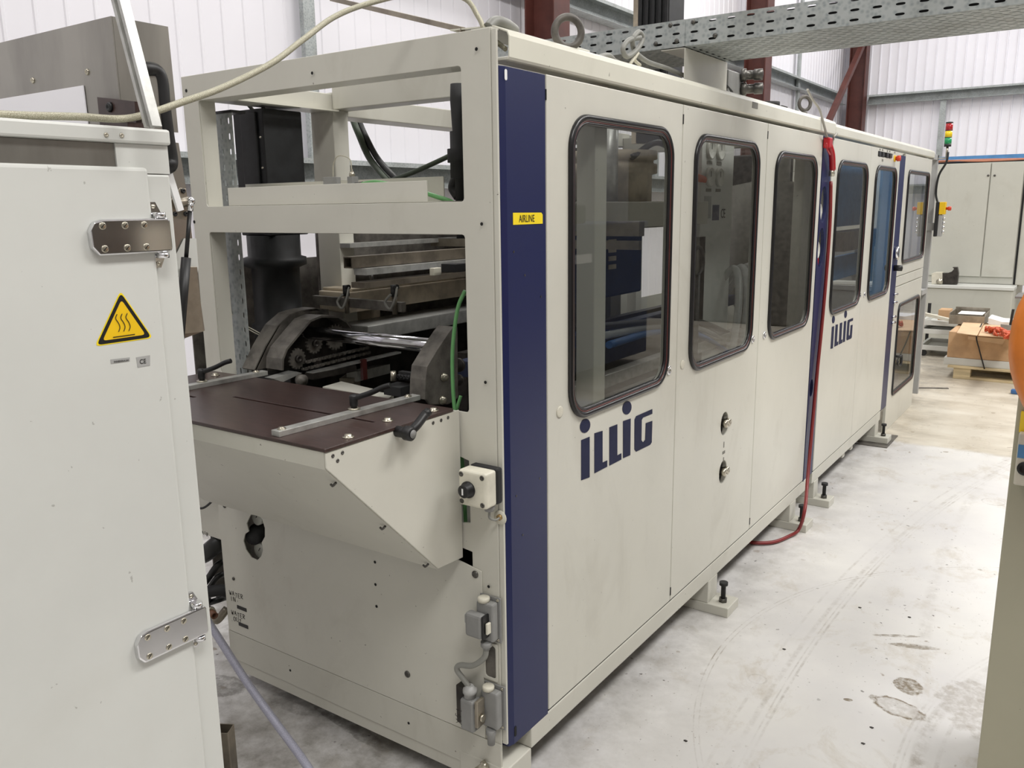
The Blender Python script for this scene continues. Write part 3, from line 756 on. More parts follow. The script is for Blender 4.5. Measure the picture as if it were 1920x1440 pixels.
# small rectangular window in the post bottom
hw = G().plate(rrect(-.074, -.026, .384, .492, .004, 2), [rrect(-.066, -.032, .392, .484, .008, 3)], lambda u, v: V(u, -.0010, v), (0, -.004, 0)).build('recess_frame', bf, FM, bevel=.001)
B('recess_back', 'dark_cast', FM, -.068, -.030, -.0009, -.0004, .39, .486)
# air coupling at the foot
p = at(882, 1415, y=-.05); g = G(); a0 = V(p.x + .02, -.006, .128)
g.lathe(a0, (-.5, -1, -.35), [(0, .014), (.012, .014), (.014, .010), (.04, .010), (.042, .014), (.06, .014), (.062, .010), (.078, .010), (.08, .006)], 16); g.build('air_coupling', 'screw_steel', FM)
g = G()
for px, py in ((766, 1356), (544, 1257), (1103 - 200, 420), (910, 717), (893, 92), (1046 - 130, 1100), (585, 137)):
    c = at(px, py, y=-.005); G().plate(circ(c.x, c.z, .0042, n=9), [], lambda u, v: V(u, -.0046, v), (0, -.0005, 0)).build('frame_hole', 'gap_black', FM)
for px, py in ((349, 170), (460 - 96, 416)):
    c = at(px, py, y=-.001); G().plate(circ(c.x, c.z, .005, n=9), [], lambda u, v: V(u, -.0006, v), (0, -.0005, 0)).build('frame_hole', 'gap_black', FM)

# shelf tray on the mid beam with its sensors -----------------------
a, b = at(430, 383, y=.02), at(802, 378, y=.02)
tr = G().box(a.x, b.x, .018, .022, 1.616, 1.668).build('front_tray', 'beige_paint', FM, bevel=.0008)
B('tray_bottom', 'beige_paint', tr, a.x, b.x, .0225, .20, 1.616, 1.619)
a2, b2 = at(460, 350, y=.20), at(831, 330, y=.20)
B('tray_back', 'beige_paint', tr, a2.x, b2.x, .2005, .2045, 1.616, 1.685)
s1 = at(622, 330, y=.11); u = V(.93, .36, 0); v = V(-.36, .93, 0)
g = G().obox(V(s1.x, .11, 1.675), u, v, V(0, 0, 1), .021, .014, .016); sn = g.build('sensor_block', 'grey_plastic', tr, bevel=.001)
G().cyl((s1.x, .105, 1.66), (s1.x + .003, .10, 1.642), .011).build('sensor_nose', 'chrome', tr)
s2 = at(659, 335, y=.11)
G().box(s2.x - .007, s2.x + .012, .10, .125, 1.62, 1.69).build('fitting_block', 'grey_plastic', tr, bevel=.001)
G().lathe((s2.x + .001, .112, 1.69), (0, 0, 1), [(0, .008), (.008, .008), (.010, .006), (.014, .006), (.014, .003), (.02, .003)], 6).build('fitting_nut', 'screw_steel', tr)
G().tube([V(s1.x + .003, .112, 1.69), V(s1.x + .008, .112, 1.728), V(s1.x + .030, .112, 1.748), V(s2.x - .006, .112, 1.738), V(s2.x + .001, .112, 1.708)], .0016, 8).build('thin_tube', 'cable_beige', tr)
G().lathe((s2.x + .012, .112, 1.668), (1, 0, 0), [(0, .006), (.018, .006), (.02, .008), (.028, .008)], 10).build('hose_tail', 'screw_dark', tr)
G().tube([V(s2.x + .034, .112, 1.668), V(s2.x + .10, .105, 1.672), V(s2.x + .20, .10, 1.655), V(s2.x + .29, .12, 1.632), V(s2.x + .34, .16, 1.60), V(s2.x + .36, .22, 1.5)], .006, 10).build('green_hose', 'hose_green', FM)
# ================================================================ inside the forming machine
# perforated cable riser by the left post
a, b = at(400, 300, y=.10), at(446, 300, y=.10)
x0 = a.x; wv = .108
g = G().slots((x0, .10, 1.02), (0, 0, 1), (1, 0, 0), 19, 3, .046, wv / 3, .020, .007)
g.build('cable_riser', 'galvanised', FM, weld=True, solid=.0015)
B('riser_flange', 'galvanised', FM, x0 - .0008, x0 + .0008, .101, .15, 1.02, 1.894)
B('riser_edge', 'rubber', FM, x0 - .004, x0 + wv + .002, .096, .150, 1.894, 1.902)
xr = at(869, 500, y=.09).x
B('side_channel', 'galvanised', FM, -.135, -.108, .080, .084, 1.02, 1.92)
B('side_channel', 'galvanised', FM, -.137, -.1355, .080, .13, 1.02, 1.92)
# servo motor and gearbox, seen through the end frame (y ~ .42)
MX, MY = at(515, 480, y=.30).x, .30
g = G(); g.box(MX - .075, MX + .075, MY - .07, MY + .09, 1.52, 1.92); mo = g.build('servo_motor', 'motor_black', FM, bevel=.004)
B('motor_cover', 'motor_black', mo, MX - .03, MX + .045, MY - .078, MY - .0705, 1.53, 1.91, bevel=.002)
g = G()
for zz in (1.83, 1.735, 1.64): g.lathe((MX + .066, MY - .078, zz), (0, -1, 0), [(0, .004), (.003, .003), (.003, 0)], 8)
g.build('motor_screws', 'screw_steel', mo)
g = G(); g.lathe((MX, MY, 1.06), (0, 0, 1), [(0, .11), (.04, .11), (.045, .085), (.13, .085), (.14, .092), (.16, .092), (.165, .080), (.35, .080), (.36, .105), (.385, .105), (.39, .088), (.46, .088)], 28)
g.build('gearbox', 'motor_black', FM)
g = G(); g.box(MX - .12, MX + .10, MY - .05, MY + .10, .95, 1.06); g.build('gearbox_foot', 'motor_black', FM, bevel=.004)
G().tube([V(MX - .05, MY, 1.92), V(MX - .03, MY - .05, 1.955), V(MX + .02, MY - .02, 1.94), V(MX - .07, MY + .02, 1.89)], .006).build('motor_cable', 'cable_grey', FM)
for k, (c_, r_) in enumerate((('hose_orange', .007), ('cable_grey', .005), ('cable_black', .006))):
    G().tube([V(MX - .06 + .01 * k, MY + .1, 1.97), V(MX - .11 + .01 * k, MY + .07, 1.88), V(MX - .14 + .012 * k, MY + .03, 1.70), V(MX - .12, MY + .05, 1.50), V(MX - .13 + .01 * k, MY + .04, 1.2)], r_).build('riser_cable', c_, FM)
for k in range(2):
    G().tube([at(404 + 3 * k, 450, y=.09), at(408 + 3 * k, 520, y=.085), at(430 + 6 * k, 590, y=.10), at(470 + 8 * k, 620, y=.16), at(512 + 10 * k, 640, y=.2)], .002, 6).build('air_tube', 'cable_beige', FM)
# chain drive: cast guards, shaft, sprockets
GY = .30
def c4(x, y, X): return at(400 + x / 3.84, 400 + y / 3.84, x=X)
XS = -.90
inn = [c4(x, y, XS) for x, y in [(500, 1130), (503, 1050), (530, 980), (620, 870), (700, 775), (780, 742), (900, 746), (960, 780), (995, 825)]]
g = G(); g.sheet(inn, (-.075, 0, 0)); dg_ = g.build('chain_guard', 'dark_cast', FM, solid=.007)
g = G(); g.prism([p + V(-.070, 0, 0) for p in inn] + [V(XS - .070, inn[-1].y, inn[0].z - .01), V(XS - .070, inn[0].y, inn[0].z - .01)], (-.004, 0, 0)); g.build('guard_back_plate', 'dark_iron', dg_)
inn2 = [c4(x, y, -1.0) for x, y in [(300, 1130), (380, 960), (465, 815), (560, 730), (640, 705), (740, 690), (830, 700)]]
g = G(); g.sheet(inn2, (-.06, 0, 0)); g2_ = g.build('chain_guard', 'dark_cast', FM, solid=.008)
g = G(); g.prism(inn2 + [V(-1.0, inn2[-1].y, inn2[0].z)], (-.006, 0, 0)); g.build('guard_plate', 'dark_cast', g2_)
def sprocket(x4, y4, r, n, hub):
    c = c4(x4, y4, XS - .03); g = G(); P = []
    for i in range(n):
        for k, rr in ((0, r * .84), (.3, r), (.5, r), (.8, r * .84)):
            t = 2 * math.pi * (i + k) / n; P.append(c + V(0, math.cos(t) * rr, math.sin(t) * rr))
    g.prism(P, (.008, 0, 0)); s = g.build('sprocket', 'dark_cast', FM)
    G().lathe(c + V(.0085, 0, 0), (1, 0, 0), [(0, hub), (.010, hub), (.010, hub * .55), (.004, hub * .5), (.004, 0)]).build('hub', 'dark_iron', s)
    return c
k1 = sprocket(595, 1045, .034, 16, .012); k2 = sprocket(718, 935, .034, 16, .012); k3 = sprocket(870, 890, .044, 18, .012)
sprocket(668, 855, .02, 12, .007)
c0, c1_ = c4(640, 1120, XS - .02), c4(1110, 1000, XS - .02)
d0, d1_ = c4(660, 1068, XS - .02), c4(1100, 965, XS - .02)
g = G()
for A, Bq in ((c0, c1_), (d0, d1_)):
    for i in range(26):
        p = A.lerp(Bq, i / 25.0); g.lathe(p, (1, 0, 0), [(0, .0048), (.012, .0048)], 8)
        if i % 2 == 0 and i < 25: g.bar(p + V(.013, 0, 0), A.lerp(Bq, (i + 1) / 25.0) + V(.013, 0, 0), .002, .009)
g.build('drive_chain', 'dark_cast', FM)
g = G(); g.bar(c4(690, 1150, XS), c4(1330, 1000, XS), .03, .006); g.build('chain_rail', 'aluminium', FM)
g = G(); g.bar(c4(690, 1172, XS), c4(1000, 1112, XS), .04, .02); g.build('chain_rail', 'dark_iron', FM)
g = G(); g.prism([c4(430, 1190, XS), c4(600, 1140, XS), c4(640, 1150, XS), c4(500, 1215, XS)], (-.04, 0, 0)); g.build('rail_end', 'aluminium', FM)
rc = c4(620, 1198, XS + .02); G().lathe(rc, (1, 0, 0), [(0, .018), (.02, .018), (.02, .007), (.024, .006), (.024, 0)]).build('tension_roller', 'dark_cast', FM)
sA = k3; XR = -.30
sR = c4(1500, 965, -.33)
G().cyl((XS - .02, (sA.y + sR.y) / 2 + .004, (sA.z + sR.z) / 2 + .006), (-.34, (sA.y + sR.y) / 2 + .004, (sA.z + sR.z) / 2 + .006), .0205, n=36).build('drive_shaft', 'shaft_chrome', FM)
R_ = [c4(x, y, XR) for x, y in [(1530, 1340), (1535, 1200), (1545, 1110), (1620, 985), (1700, 865), (1735, 822)]]
g = G(); g.sheet(R_, (-.055, 0, 0)); gr = g.build('shaft_guard', 'dark_cast', FM, solid=.007)
F_ = R_ + [c4(1760, 815, XR), c4(1765, 1330, XR), c4(1700, 1375, XR), c4(1560, 1380, XR)]
g = G(); g.prism(F_, (-.008, 0, 0)); g.build('guard_face', 'dark_cast', gr, bevel=.003)
for x, y in ((1655, 1180), (1645, 1345)):
    c = c4(x, y, XR); G().lathe(c, (1, 0, 0), [(0, .012), (.004, .012), (.004, .009), (.012, .009), (.012, .005), (.014, 0)], 14).build('guard_bolt', 'screw_steel', gr)
for px, py, r in ((862, 684, .020), (862, 712, .016)):
    c = at(px, py, y=.24); G().lathe(c, (0, -1, 0), [(0, r), (.01, r), (.01, r * .6), (.02, r * .5), (.02, 0)]).build('roller', 'dark_iron', FM)
# proximity switch group left of the guard
c = at(745, 730, y=.12); G().box(c.x - .035, c.x + .03, .10, .16, c.z - .016, c.z + .012).build('valve_block', 'black_soft', FM, bevel=.002)
c = at(738, 714, y=.12); G().cyl(c, c + V(0, 0, .028), .008).build('valve_stem', 'screw_steel', FM)
c = at(722, 731, y=.11); G().lathe(c, (-1, -.2, 0), [(0, .008), (.014, .008), (.016, 0)]).build('valve_knob', 'black', FM)
c = at(760, 706, y=.14); g = G()
for k in range(4): g.lathe(c + V(-.02 + .012 * k, 0, 0), (0, -1, 0), [(0, .006), (.01, .006), (.01, .003), (.006, 0)], 10)
g.box(c.x - .028, c.x + .03, .142, .16, c.z - .012, c.z + .012); g.build('terminal_strip', 'black_soft', FM)
# white flat rail and small channels on the bed
g = G(); g.prism([at(605, 725, z=1.07), at(640, 715, z=1.07), at(738, 738, z=1.07), at(728, 748, z=1.07)], (0, 0, -.02)); g.build('bed_plate', 'beige_paint', FM)
q0, q1 = at(668, 700, y=.45), at(790, 664, y=1.05)
G().bar(at(660, 706, y=.42), at(800, 672, y=1.2), .04, .035).build('bed_rail', 'aluminium', FM)
G().bar(at(650, 720, y=.40), at(662, 712, y=.46), .05, .04).build('rail_block', 'steel_dull', FM)
G().box(*(lambda c: (c.x - .006, c.x + .006, .41, .43, c.z - .04, c.z + .03))(at(682, 690, y=.42))).build('red_bracket', 'gasket_red', FM)
# heated plates, tubes: long members running away from the viewer
def along(px, py, y, x1px, y2, w_, h_, mat, name, **k):
    """bar with its near lower-right corner at the pixel, running in +y"""
    p = at(px, py, y=y); return G().box(p.x - w_, p.x, y, y2, p.z, p.z + h_).build(name, mat, FM, bevel=.003, **k)
B('heater_plate', 'platen', FM, -1.085, -.935, .42, 2.3, 1.255, 1.325, bevel=.004)
B('plate_lip', 'platen', FM, -1.085, -.94, .44, 2.3, 1.3255, 1.335, bevel=.002)
B('lower_plate', 'aluminium', FM, -1.0, -.853, .42, 2.3, 1.165, 1.215, bevel=.003)
B('side_box', 'platen', FM, -1.15, -1.0, .60, .64, 1.12, 1.28, bevel=.01)
def sqt(x0, x1, z0, z1, y0, y1, mat, w_=.004):
    return G().plate([(x0, z0), (x1, z0), (x1, z1), (x0, z1)], [[(x0 + w_, z0 + w_), (x1 - w_, z0 + w_), (x1 - w_, z1 - w_), (x0 + w_, z1 - w_)]], lambda u, v: V(u, y0, v), (0, y1 - y0, 0)).build('square_tube', mat, FM)
sqt(-.86, -.822, 1.415, 1.452, .33, 2.3, 'bronze_tube')
B('support_rail', 'aluminium', FM, -.845, -.79, .36, 2.3, 1.392, 1.413)
B('support_rail', 'bronze_tube', FM, -.84, -.78, .34, 1.2, 1.352, 1.37)
B('support_rail', 'aluminium', FM, -1.05, -1.0, .5, 2.3, 1.47, 1.485)
B('support_rail', 'dark_iron', FM, -1.07, -.95, .56, 2.3, 1.39, 1.42)
g = G(); g.box(-1.04, -.13, .98, 1.02, 1.50, 1.55); g.box(-1.04, -.13, .98, 1.0, 1.455, 1.485); g.build('cross_rail', 'steel_dull', FM)
B('upper_plate', 'bronze_tube', FM, -1.04, -.60, 1.1, 2.4, 1.50, 1.62)
B('cross_rail', 'bronze_tube', FM, -1.04, -.50, 1.25, 1.3, 1.38, 1.43)
B('bed_side', 'dark_iron', FM, -1.09, -1.05, .42, 2.5, .62, 1.16)
B('bed_side', 'dark_iron', FM, -.62, -.58, .60, 2.5, .62, 1.12)
# hose bar with elbow fittings
A0, A1 = at(590, 562, y=.38), at(757, 576, y=.38)
hb = G().bar(A0, A1, .02, .030).build('hose_bar', 'dark_cast', FM)
for px in (649, 739):
    c = at(px, 545, y=.365)
    g = G(); g.cyl(c + V(0, 0, -.018), c + V(0, 0, .018), .011); g.cyl(c + V(.0, 0, .010), c + V(.018, -.005, .013), .008); g.build('elbow_fitting', 'black', hb)
    G().tube([c + V(.016, -.004, .012), c + V(.022, -.02, -.02), c + V(.008, -.03, -.055), c + V(-.015, -.028, -.035), c + V(.004, -.02, -.01)], .004, 8).build('hose_loop', 'cable_grey', hb)
    G().cyl(c + V(0, 0, -.075), c + V(0, 0, -.02), .008).build('spindle', 'bronze_tube', hb)
c = at(813, 509, y=.6); G().box(c.x - .010, c.x + .010, .59, .63, c.z - .014, c.z + .012).build('slide_block', 'light_plastic', FM, bevel=.002)
c = at(840, 505, y=.6); G().box(c.x - .03, c.x + .03, .60, .66, c.z - .01, c.z + .018).build('limit_switch', 'black_soft', FM, bevel=.002)
c = at(697, 530, y=.55); G().cyl(c, c + V(0, 0, .035), .007).build('threaded_pin', 'dark_iron', FM)
# green hoses by the right post
G().tube([at(872, 545, y=.09), at(858, 580, y=.085), at(849, 650, y=.08), at(849, 720, y=.07), at(854, 780, y=.06), at(866, 860, y=.05), at(872, 960, y=.05), at(874, 1010, y=.05)], .0052, 10).build('green_hose', 'hose_green', FM)
G().tube([at(864, 742, y=.10), at(857, 765, y=.09), at(851, 790, y=.08), at(846, 800, y=.08)], .0045, 10).build('green_hose', 'hose_green', FM)
# corrugated conduit behind the upper right corner
c = at(862, 300, y=.22); g = G(); g.lathe((c.x, .22, 1.52), (0, 0, 1), [(0, .014), (.16, .014), (.16, .026), (.20, .026), (.20, .033), (.235, .033), (.235, .025), (.28, .025), (.28, .018), (.36, .022), (.40, .02)], 18); g.build('conduit', 'black_soft', FM)
def cable(pts, r, mat, parent=FM, name='cable', **k): return G().tube(pts, r, 10).build(name, mat, parent, **k)
cable([at(662, 225, y=.85), at(672, 250, y=.85), at(695, 300, y=.9), at(735, 345, y=.9), at(800, 385, y=.9)], .013, 'cable_green')
cable([at(672, 225, y=.88), at(685, 255, y=.88), at(710, 300, y=.92), at(752, 345, y=.9)], .012, 'cable_black')
cable([at(862, 283, y=.8), at(820, 303, y=.8), at(770, 325, y=.8), at(700, 350, y=.8)], .009, 'cable_green')
# roof rail running back (left side) already built; inner right one
G().box(-.16, -.105, .58, 2.6, 1.86, 1.95).build('roof_rail', bf, FM)
g = G(); g.tube([at(855, 330, y=.3), at(848, 352, y=.3), at(858, 370, y=.3)], .012); g.build('cable_loop', 'cable_black', FM)

# drum motor, beam and drives seen through the first window
g = G(); g.lathe((-.50, 1.46, 1.60), (0, 0, 1), [(0, .165), (.12, .165), (.125, .185), (.16, .185), (.165, .17), (.175, .17), (.18, .185), (.21, .185), (.215, .05), (.216, 0)], 36); g.build('press_drum', 'platen', FM)
g = G(); g.cyl((-.42, 1.30, 1.60), (-.42, 1.30, 1.96), .035); g.build('press_column', 'aluminium', FM)
B('press_beam', 'beige_paint', FM, -.36, -.30, .62, 2.0, 1.520, 1.616, bevel=.004)
B('drive_housing', 'dark_blue_machine', FM, -.56, -.42, 1.05, 1.6, 1.25, 1.50, bevel=.01)
g = G()
for i in range(2):
    for k in range(4): g.box(-.4195, -.415, 1.20 + i * .10, 1.26 + i * .10, 1.36 + k * .032, 1.378 + k * .032)
g.build('terminal_blocks', 'platen', FM)
for z_, x_ in ((1.10, -.42), (.93, -.38), (.78, -.5)):
    B('guide_rail', 'dark_blue_machine' if z_ > 1 else 'aluminium', FM, x_, x_ + .05, .35, 2.58, z_, z_ + .05, bevel=.003)
B('machine_bed', 'inner_grey', FM, -1.09, -.07, .35, 2.58, .55, .60)
B('bed_support', 'inner_grey', FM, -.95, -.8, 1.2, 1.3, .60, 1.24)
B('bed_support', 'inner_grey', FM, -.45, -.35, 2.0, 2.1, .60, 1.46)
g = G(); g.tube([V(-.3, 1.9, 1.36) + V(0, .06 * math.cos(t), .06 * math.sin(t)) for t in [2 * math.pi * i / 16 for i in range(16)]], .008, 8, 2, closed=True); g.cyl((-.3, 1.9, 1.30), (-.3, 1.9, .6), .012); g.build('hand_wheel', 'black', FM)
cable([V(-.35, 1.35, 1.78), V(-.32, 1.5, 1.84), V(-.3, 1.62, 1.80), V(-.3, 1.72, 1.7)], .012, 'cable_black')
cable([V(-.32, 1.62, 1.78), V(-.33, 1.85, 1.73), V(-.36, 2.1, 1.71)], .016, 'hose_orange')
# gauge column seen through the second window
gc = G().box(-.43, -.35, 2.03, 2.42, .60, 1.90).build('gauge_column', 'white_paint', FM, bevel=.003)
for py_ in (2.115, 2.23):
    for pz in (1.845, 1.725):
        G().lathe((-.35, py_, pz), (1, 0, 0), [(0, .044), (.014, .044), (.014, .038), (.011, .036), (.011, 0)], 28).build('pressure_gauge', 'dial_white', gc)
        B('gauge_needle', 'black', gc, -.3389, -.3375, py_ - .002, py_ + .002, pz, pz + .025)
        B('gauge_label', 'inner_grey', gc, -.3495, -.348, py_ - .03, py_ + .03, pz - .066, pz - .052)
B('warning_label', 'sticker_grey', gc, -.3495, -.348, 2.07, 2.15, 1.54, 1.64)
B('information_label', 'dark_blue_machine', gc, -.3495, -.348, 2.17, 2.25, 1.53, 1.60)
text_mesh('CE', .06, (-.348, 2.27, 1.54), (0, 1, 0), (0, 0, 1), .0004, .8).build('ce_mark', 'black', gc)
for k in range(3):
    cable([V(-.25 - .03 * k, 1.0, 1.12 + .03 * k), V(-.3, 1.5, 1.10 + .02 * k), V(-.33, 2.0, 1.02 + .03 * k), V(-.35, 2.5, .85 + .05 * k)], .014, ('hose_blue', 'clear_hose', 'cable_black')[k])
for k in range(3): cable([V(-.2, 2.0 + .12 * k, .75), V(-.22, 2.2 + .12 * k, 1.1), V(-.3, 2.35 + .1 * k, 1.3), V(-.45, 2.4 + .1 * k, 1.1), V(-.5, 2.5, .8)], .018, 'clear_hose')
# closing sheets on the far side
G().box(-1.172, -1.162, .50, 2.72, .2, 1.60).build('rear_panel', 'dark_cast', FM)
G().box(-1.40, -1.395, .12, .9, .2, 1.42).build('rear_panel', 'dark_cast', FM)
G().box(-1.172, -1.162, 2.0, 2.72, 1.6005, 1.90).build('rear_panel', 'dark_cast', FM)
# lifting eye, cables and connector blocks on the roof
def eye(px, py, pw, x, parent, mat='dark_cast'):
    c = at(px, py, x=x); e = at(px, py + pw, x=x); R = abs(c.z - e.z)
    g = G(); u = V(math.cos(.9), math.sin(.9), 0)
    g.tube([c + u * (R * math.cos(t)) + V(0, 0, R * math.sin(t)) for t in [2 * math.pi * i / 20 for i in range(20)]], R * .27, 12, 2, closed=True)
    g.cyl(c - V(0, 0, R * 1.1), c - V(0, 0, R * 2.2), R * .45); return g.build('lifting_eye', mat, parent)
eye(1065, 60, 28, -.06, FM); eye(1509, 194, 13, -.15, FM)
bx = -.12; zt = 2.137
g = G(); g.sheet([V(bx - .09, 1.29, zt), V(bx, 1.29, zt), V(bx, 1.29, 1.995)], (0, .40, 0)); g.build('tray_bracket', 'beige_paint', FM, solid=.003)
c = at(1383, 145, x=-.16)
bk = G().box(-.22, -.139, 1.76, 1.93, 2.0, 2.125).build('connector_block', 'grey_plastic', FM, bevel=.006)
for px, py in ((1408, 141), (1408, 167)):
    c = at(px - 14, py, x=-.13); G().lathe((-.14, c.y, c.z), (1, .35, 0), [(0, .026), (.02, .026), (.022, .018), (.05, .018), (.052, .022), (.085, .022), (.088, 0)], 14).build('round_plug', 'screw_dark', bk)
for k in range(3): cable([V(-.16 - .01 * k, 1.70, 2.09 - .01 * k), V(-.14, 1.78, 2.05), V(-.15, 1.86, 2.01 + .005 * k)], .005, 'cable_black')
loopm = 'cable_beige'
cable([at(1283, 142, x=-.15), at(1250, 128, x=-.15), at(1215, 116, x=-.12), at(1192, 98, x=-.12), at(1186, 76, x=-.1), at(1197, 60, x=-.1), at(1205, 72, x=-.1), at(1195, 92, x=-.1), at(1176, 106, x=-.1), at(1168, 92, x=-.1), at(1178, 76, x=-.1), at(1200, 70, x=-.1)], .008, 'cable_grey')
cable([at(1200, 122, x=-.12), at(1190, 112, x=-.1), at(1196, 100, x=-.1), at(1180, 122, x=-.1)], .005, loopm)
cable([at(1120, 108, x=-.12), at(1140, 104, x=-.12), at(1152, 114, x=-.12), at(1160, 118, x=-.14)], .008, 'cable_grey')
cable([at(915, 52, x=-.05), at(928, 40, x=-.05), at(948, 44, x=-.05), at(965, 56, x=-.08)], .012, 'cable_grey')
c = at(1440, 192, x=-.1); g = G(); g.lathe(c, (0, 0, 1), [(-.02, .05), (0, .05), (.004, .02), (.006, 0)], 20); g.build('grommet', 'black_soft', FM)
c = at(1462, 199, x=-.1); G().box(c.x - .02, c.x + .02, c.y - .03, c.y + .05, c.z - .02, c.z).build('grommet', 'black_soft', FM)
# upper column motor seen above the tray
c = at(1236, 10, y=2.3)
g = G(); g.box(c.x - .085, c.x + .075, 2.25, 2.42, 1.9, 2.75)
for k in range(5): g.box(c.x - .075 + k * .033, c.x - .06 + k * .033, 2.238, 2.2495, 1.95, 2.74)
g.build('upper_motor', 'motor_black', FM, bevel=.003)
B('motor_side_rail', 'platen', FM, c.x - .115, c.x - .09, 2.26, 2.30, 1.9, 2.75)

# ================================================================ overhead cable tray
p = at(1040, 75, y=1.29)
TXa, TXb, TY0, TY1 = p.x - .25, 1.5, 1.29, 1.69
sp = -.12
tray = thing('cable_tray', (0, 1.49, 2.14), 'long galvanised perforated cable tray crossing over the machine roof on a cream bracket', 'cable tray')
n1 = 13; pu = .066
for (xs, nn, oy) in ((sp, 25, 0.0), (sp - n1 * pu, n1, .0022)):
    g = G()
    g.slots((xs, TY0 - oy, 2.142), (1, 0, 0), (0, 0, 1), nn, 3, pu, .088 / 3, .028, .0075)
    g.slots((xs, TY0 - oy, 2.142), (1, 0, 0), (0, 1, 0), int(nn * pu / .047), 14, .047, .40 / 14, .032, .0075, True)
    g.slots((xs, TY1 - oy, 2.142), (1, 0, 0), (0, 0, 1), nn, 3, pu, .088 / 3, .028, .0075)
    g.build('tray_section', 'galvanised', tray, weld=True, solid=.0015)
B('cable_bed', 'black_soft', tray, TXa + .1, TXb, TY0 + .012, TY1 - .012, 2.150, 2.218)
B('cable_bed', 'cable_grey', tray, TXa + .1, TXb, TY0 + .1, TY1 - .2, 2.2185, 2.226)
g = G()
for dx, dz in ((-.055, .075), (.03, .075), (-.11, .02), (.11, .022), (-.03, .02)):
    g.lathe((sp + dx, TY0 - .002, 2.142 + dz), (0, -1, 0), [(0, .008), (.003, .008), (.006, .004), (.006, 0)], 12)
g.build('coach_bolts', 'screw_dark', tray)
cab_ = G().tube([V(-1.0, 1.45, 2.2), V(-.6, 1.40, 2.235), V(-.3, 1.42, 2.24), V(-.12, 1.42, 2.24), V(.1, 1.5, 2.2), V(.6, 1.5, 2.17)], .012).build('tray_cable', 'cable_black')
tag(cab_, 'thick black cable lying along the overhead cable tray beside the black motor', 'cable')

# ================================================================ second machine section
SM = thing('stacking_machine', (-0.58, 4.2, 0.0), 'far cream machine section beyond the red air hose with an emergency stop', 'machine')
ZB2 = .203
SMY0, SMY1 = 2.80, 5.66
d4 = door(SM, 2.832, 3.646, ZB, ZT, [(2.935, 3.585, 1.018, 1.82)])
d5 = door(SM, 3.650, 4.466, ZB, ZT, [(3.78, 4.375, 1.012, 1.82)], holes=[rrect(3.82, 4.24, 1.868, 1.898, .006, 3)])
d6 = door(SM, 4.645, 5.66, 1.105, ZT, [(4.76, 5.57, 1.18, 1.82)], r=.05)
B('mid_strip', 'beige_paint', SM, -.02, 0, 4.645, 5.66, 1.035, 1.098, bevel=.002)
d7 = door(SM, 4.645, 5.66, .0, 1.028, [(4.78, 5.58, .235, .905)], r=.05)
logo(d4, 2.648)
B('door_gap', 'gap_black', SM, -.02, -.0035, 2.832, 4.466, .1972, .2028)
lock(d4, 3.606, 1.07); lock(d5, 3.72, 1.065)
# switches on the door head
sw = G()
for i, y in enumerate((3.86, 3.95, 4.07, 4.16)): sw.box(-.018, .004, y - .03, y + .03, 1.87, 1.896)
sw.build('push_button', 'black', d5)
G().lathe((0, 4.28, 1.872), (1, 0, 0), [(0, .020), (.008, .020)], 24).build('stop_collar', 'yellow', d5)
G().lathe((.008, 4.28, 1.872), (1, 0, 0), [(0, .012), (.006, .012), (.008, .018), (.026, .018), (.029, .015), (.029, 0)], 24).build('stop_button', 'estop_red', d5)
g = G()
for y in (3.86, 3.93, 4.06, 4.13, 4.28): g.box(.0004, .001, y - .014, y + .014, 1.903, 1.913)
g.box(.0004, .001, 3.93, 3.965, 1.842, 1.856); g.build('small_labels', 'inner_grey', d5)
# blue strips
hl = [circ(2.728, 1.595, .052, .088, 28), circ(2.728, 1.385, .052, .098, 28), circ(2.71, .68, .03, .046, 20)]
s2 = G().plate([(2.652, .196), (2.822, .196), (2.822, 1.915), (2.652, 1.915)], hl, lambda u, v: V(-.018, u, v), (.016, 0, 0)).build('corner_strip', 'blue_paint', FM, bevel=.001, label='dark blue strip with round gauge openings')
G().box(-.004, .002, 2.652, 2.656, .196, 1.915).build('strip_edge', 'blue_paint', FM)
B('strip_recess', 'gap_black', FM, -.12, -.115, 2.66, 2.82, .55, 1.75)
for zz in (1.555, 1.37):
    G().lathe((-.11, 2.735, zz), (1, -.0, 0), [(0, .045), (.09, .045), (.092, .040), (.088, .038), (.088, 0)], 26).build('pressure_gauge', 'dial_white', FM)
B('small_valve', 'red_plastic', FM, -.06, -.01, 2.70, 2.73, 1.30, 1.335)
B('corner_strip', 'blue_paint', SM, -.016, -.001, 4.470, 4.642, .196, 1.90, bevel=.001)
for zz in (1.27,):
    G().lathe((0, 4.54, zz), (1, 0, 0), [(0, .04), (.02, .045), (.025, .03), (.025, 0)], 18).build('strip_handle', 'chrome', SM)
G().lathe((0, 4.54, 1.17), (1, 0, 0), [(0, .02), (.05, .02), (.055, 0)], 14).build('black_knob', 'black', SM)
for zz in (.93, .985, .83, .79):
    G().cyl((.001, 4.60, zz), (.012, 4.66, zz), .008, n=10).build('hinge_pin', 'chrome', SM)
G().tube([V(.002, 4.80, .53), V(.035, 4.80, .53), V(.04, 4.83, .53), V(.04, 4.83, .47), V(.03, 4.80, .47), V(.03, 4.76, .50)], .009, 8).build('door_handle', 'black', d7)
cap(SM, 2.826, 5.69, -.012)
G().prism([V(-.3, 5.688, 1.93), V(.007, 5.688, 1.93), V(.007, 5.688, 1.968), V(-.035, 5.688, 1.99), V(-.3, 5.688, 1.998)], (0, .004, 0)).build('cap_end', 'cap_paint', SM)
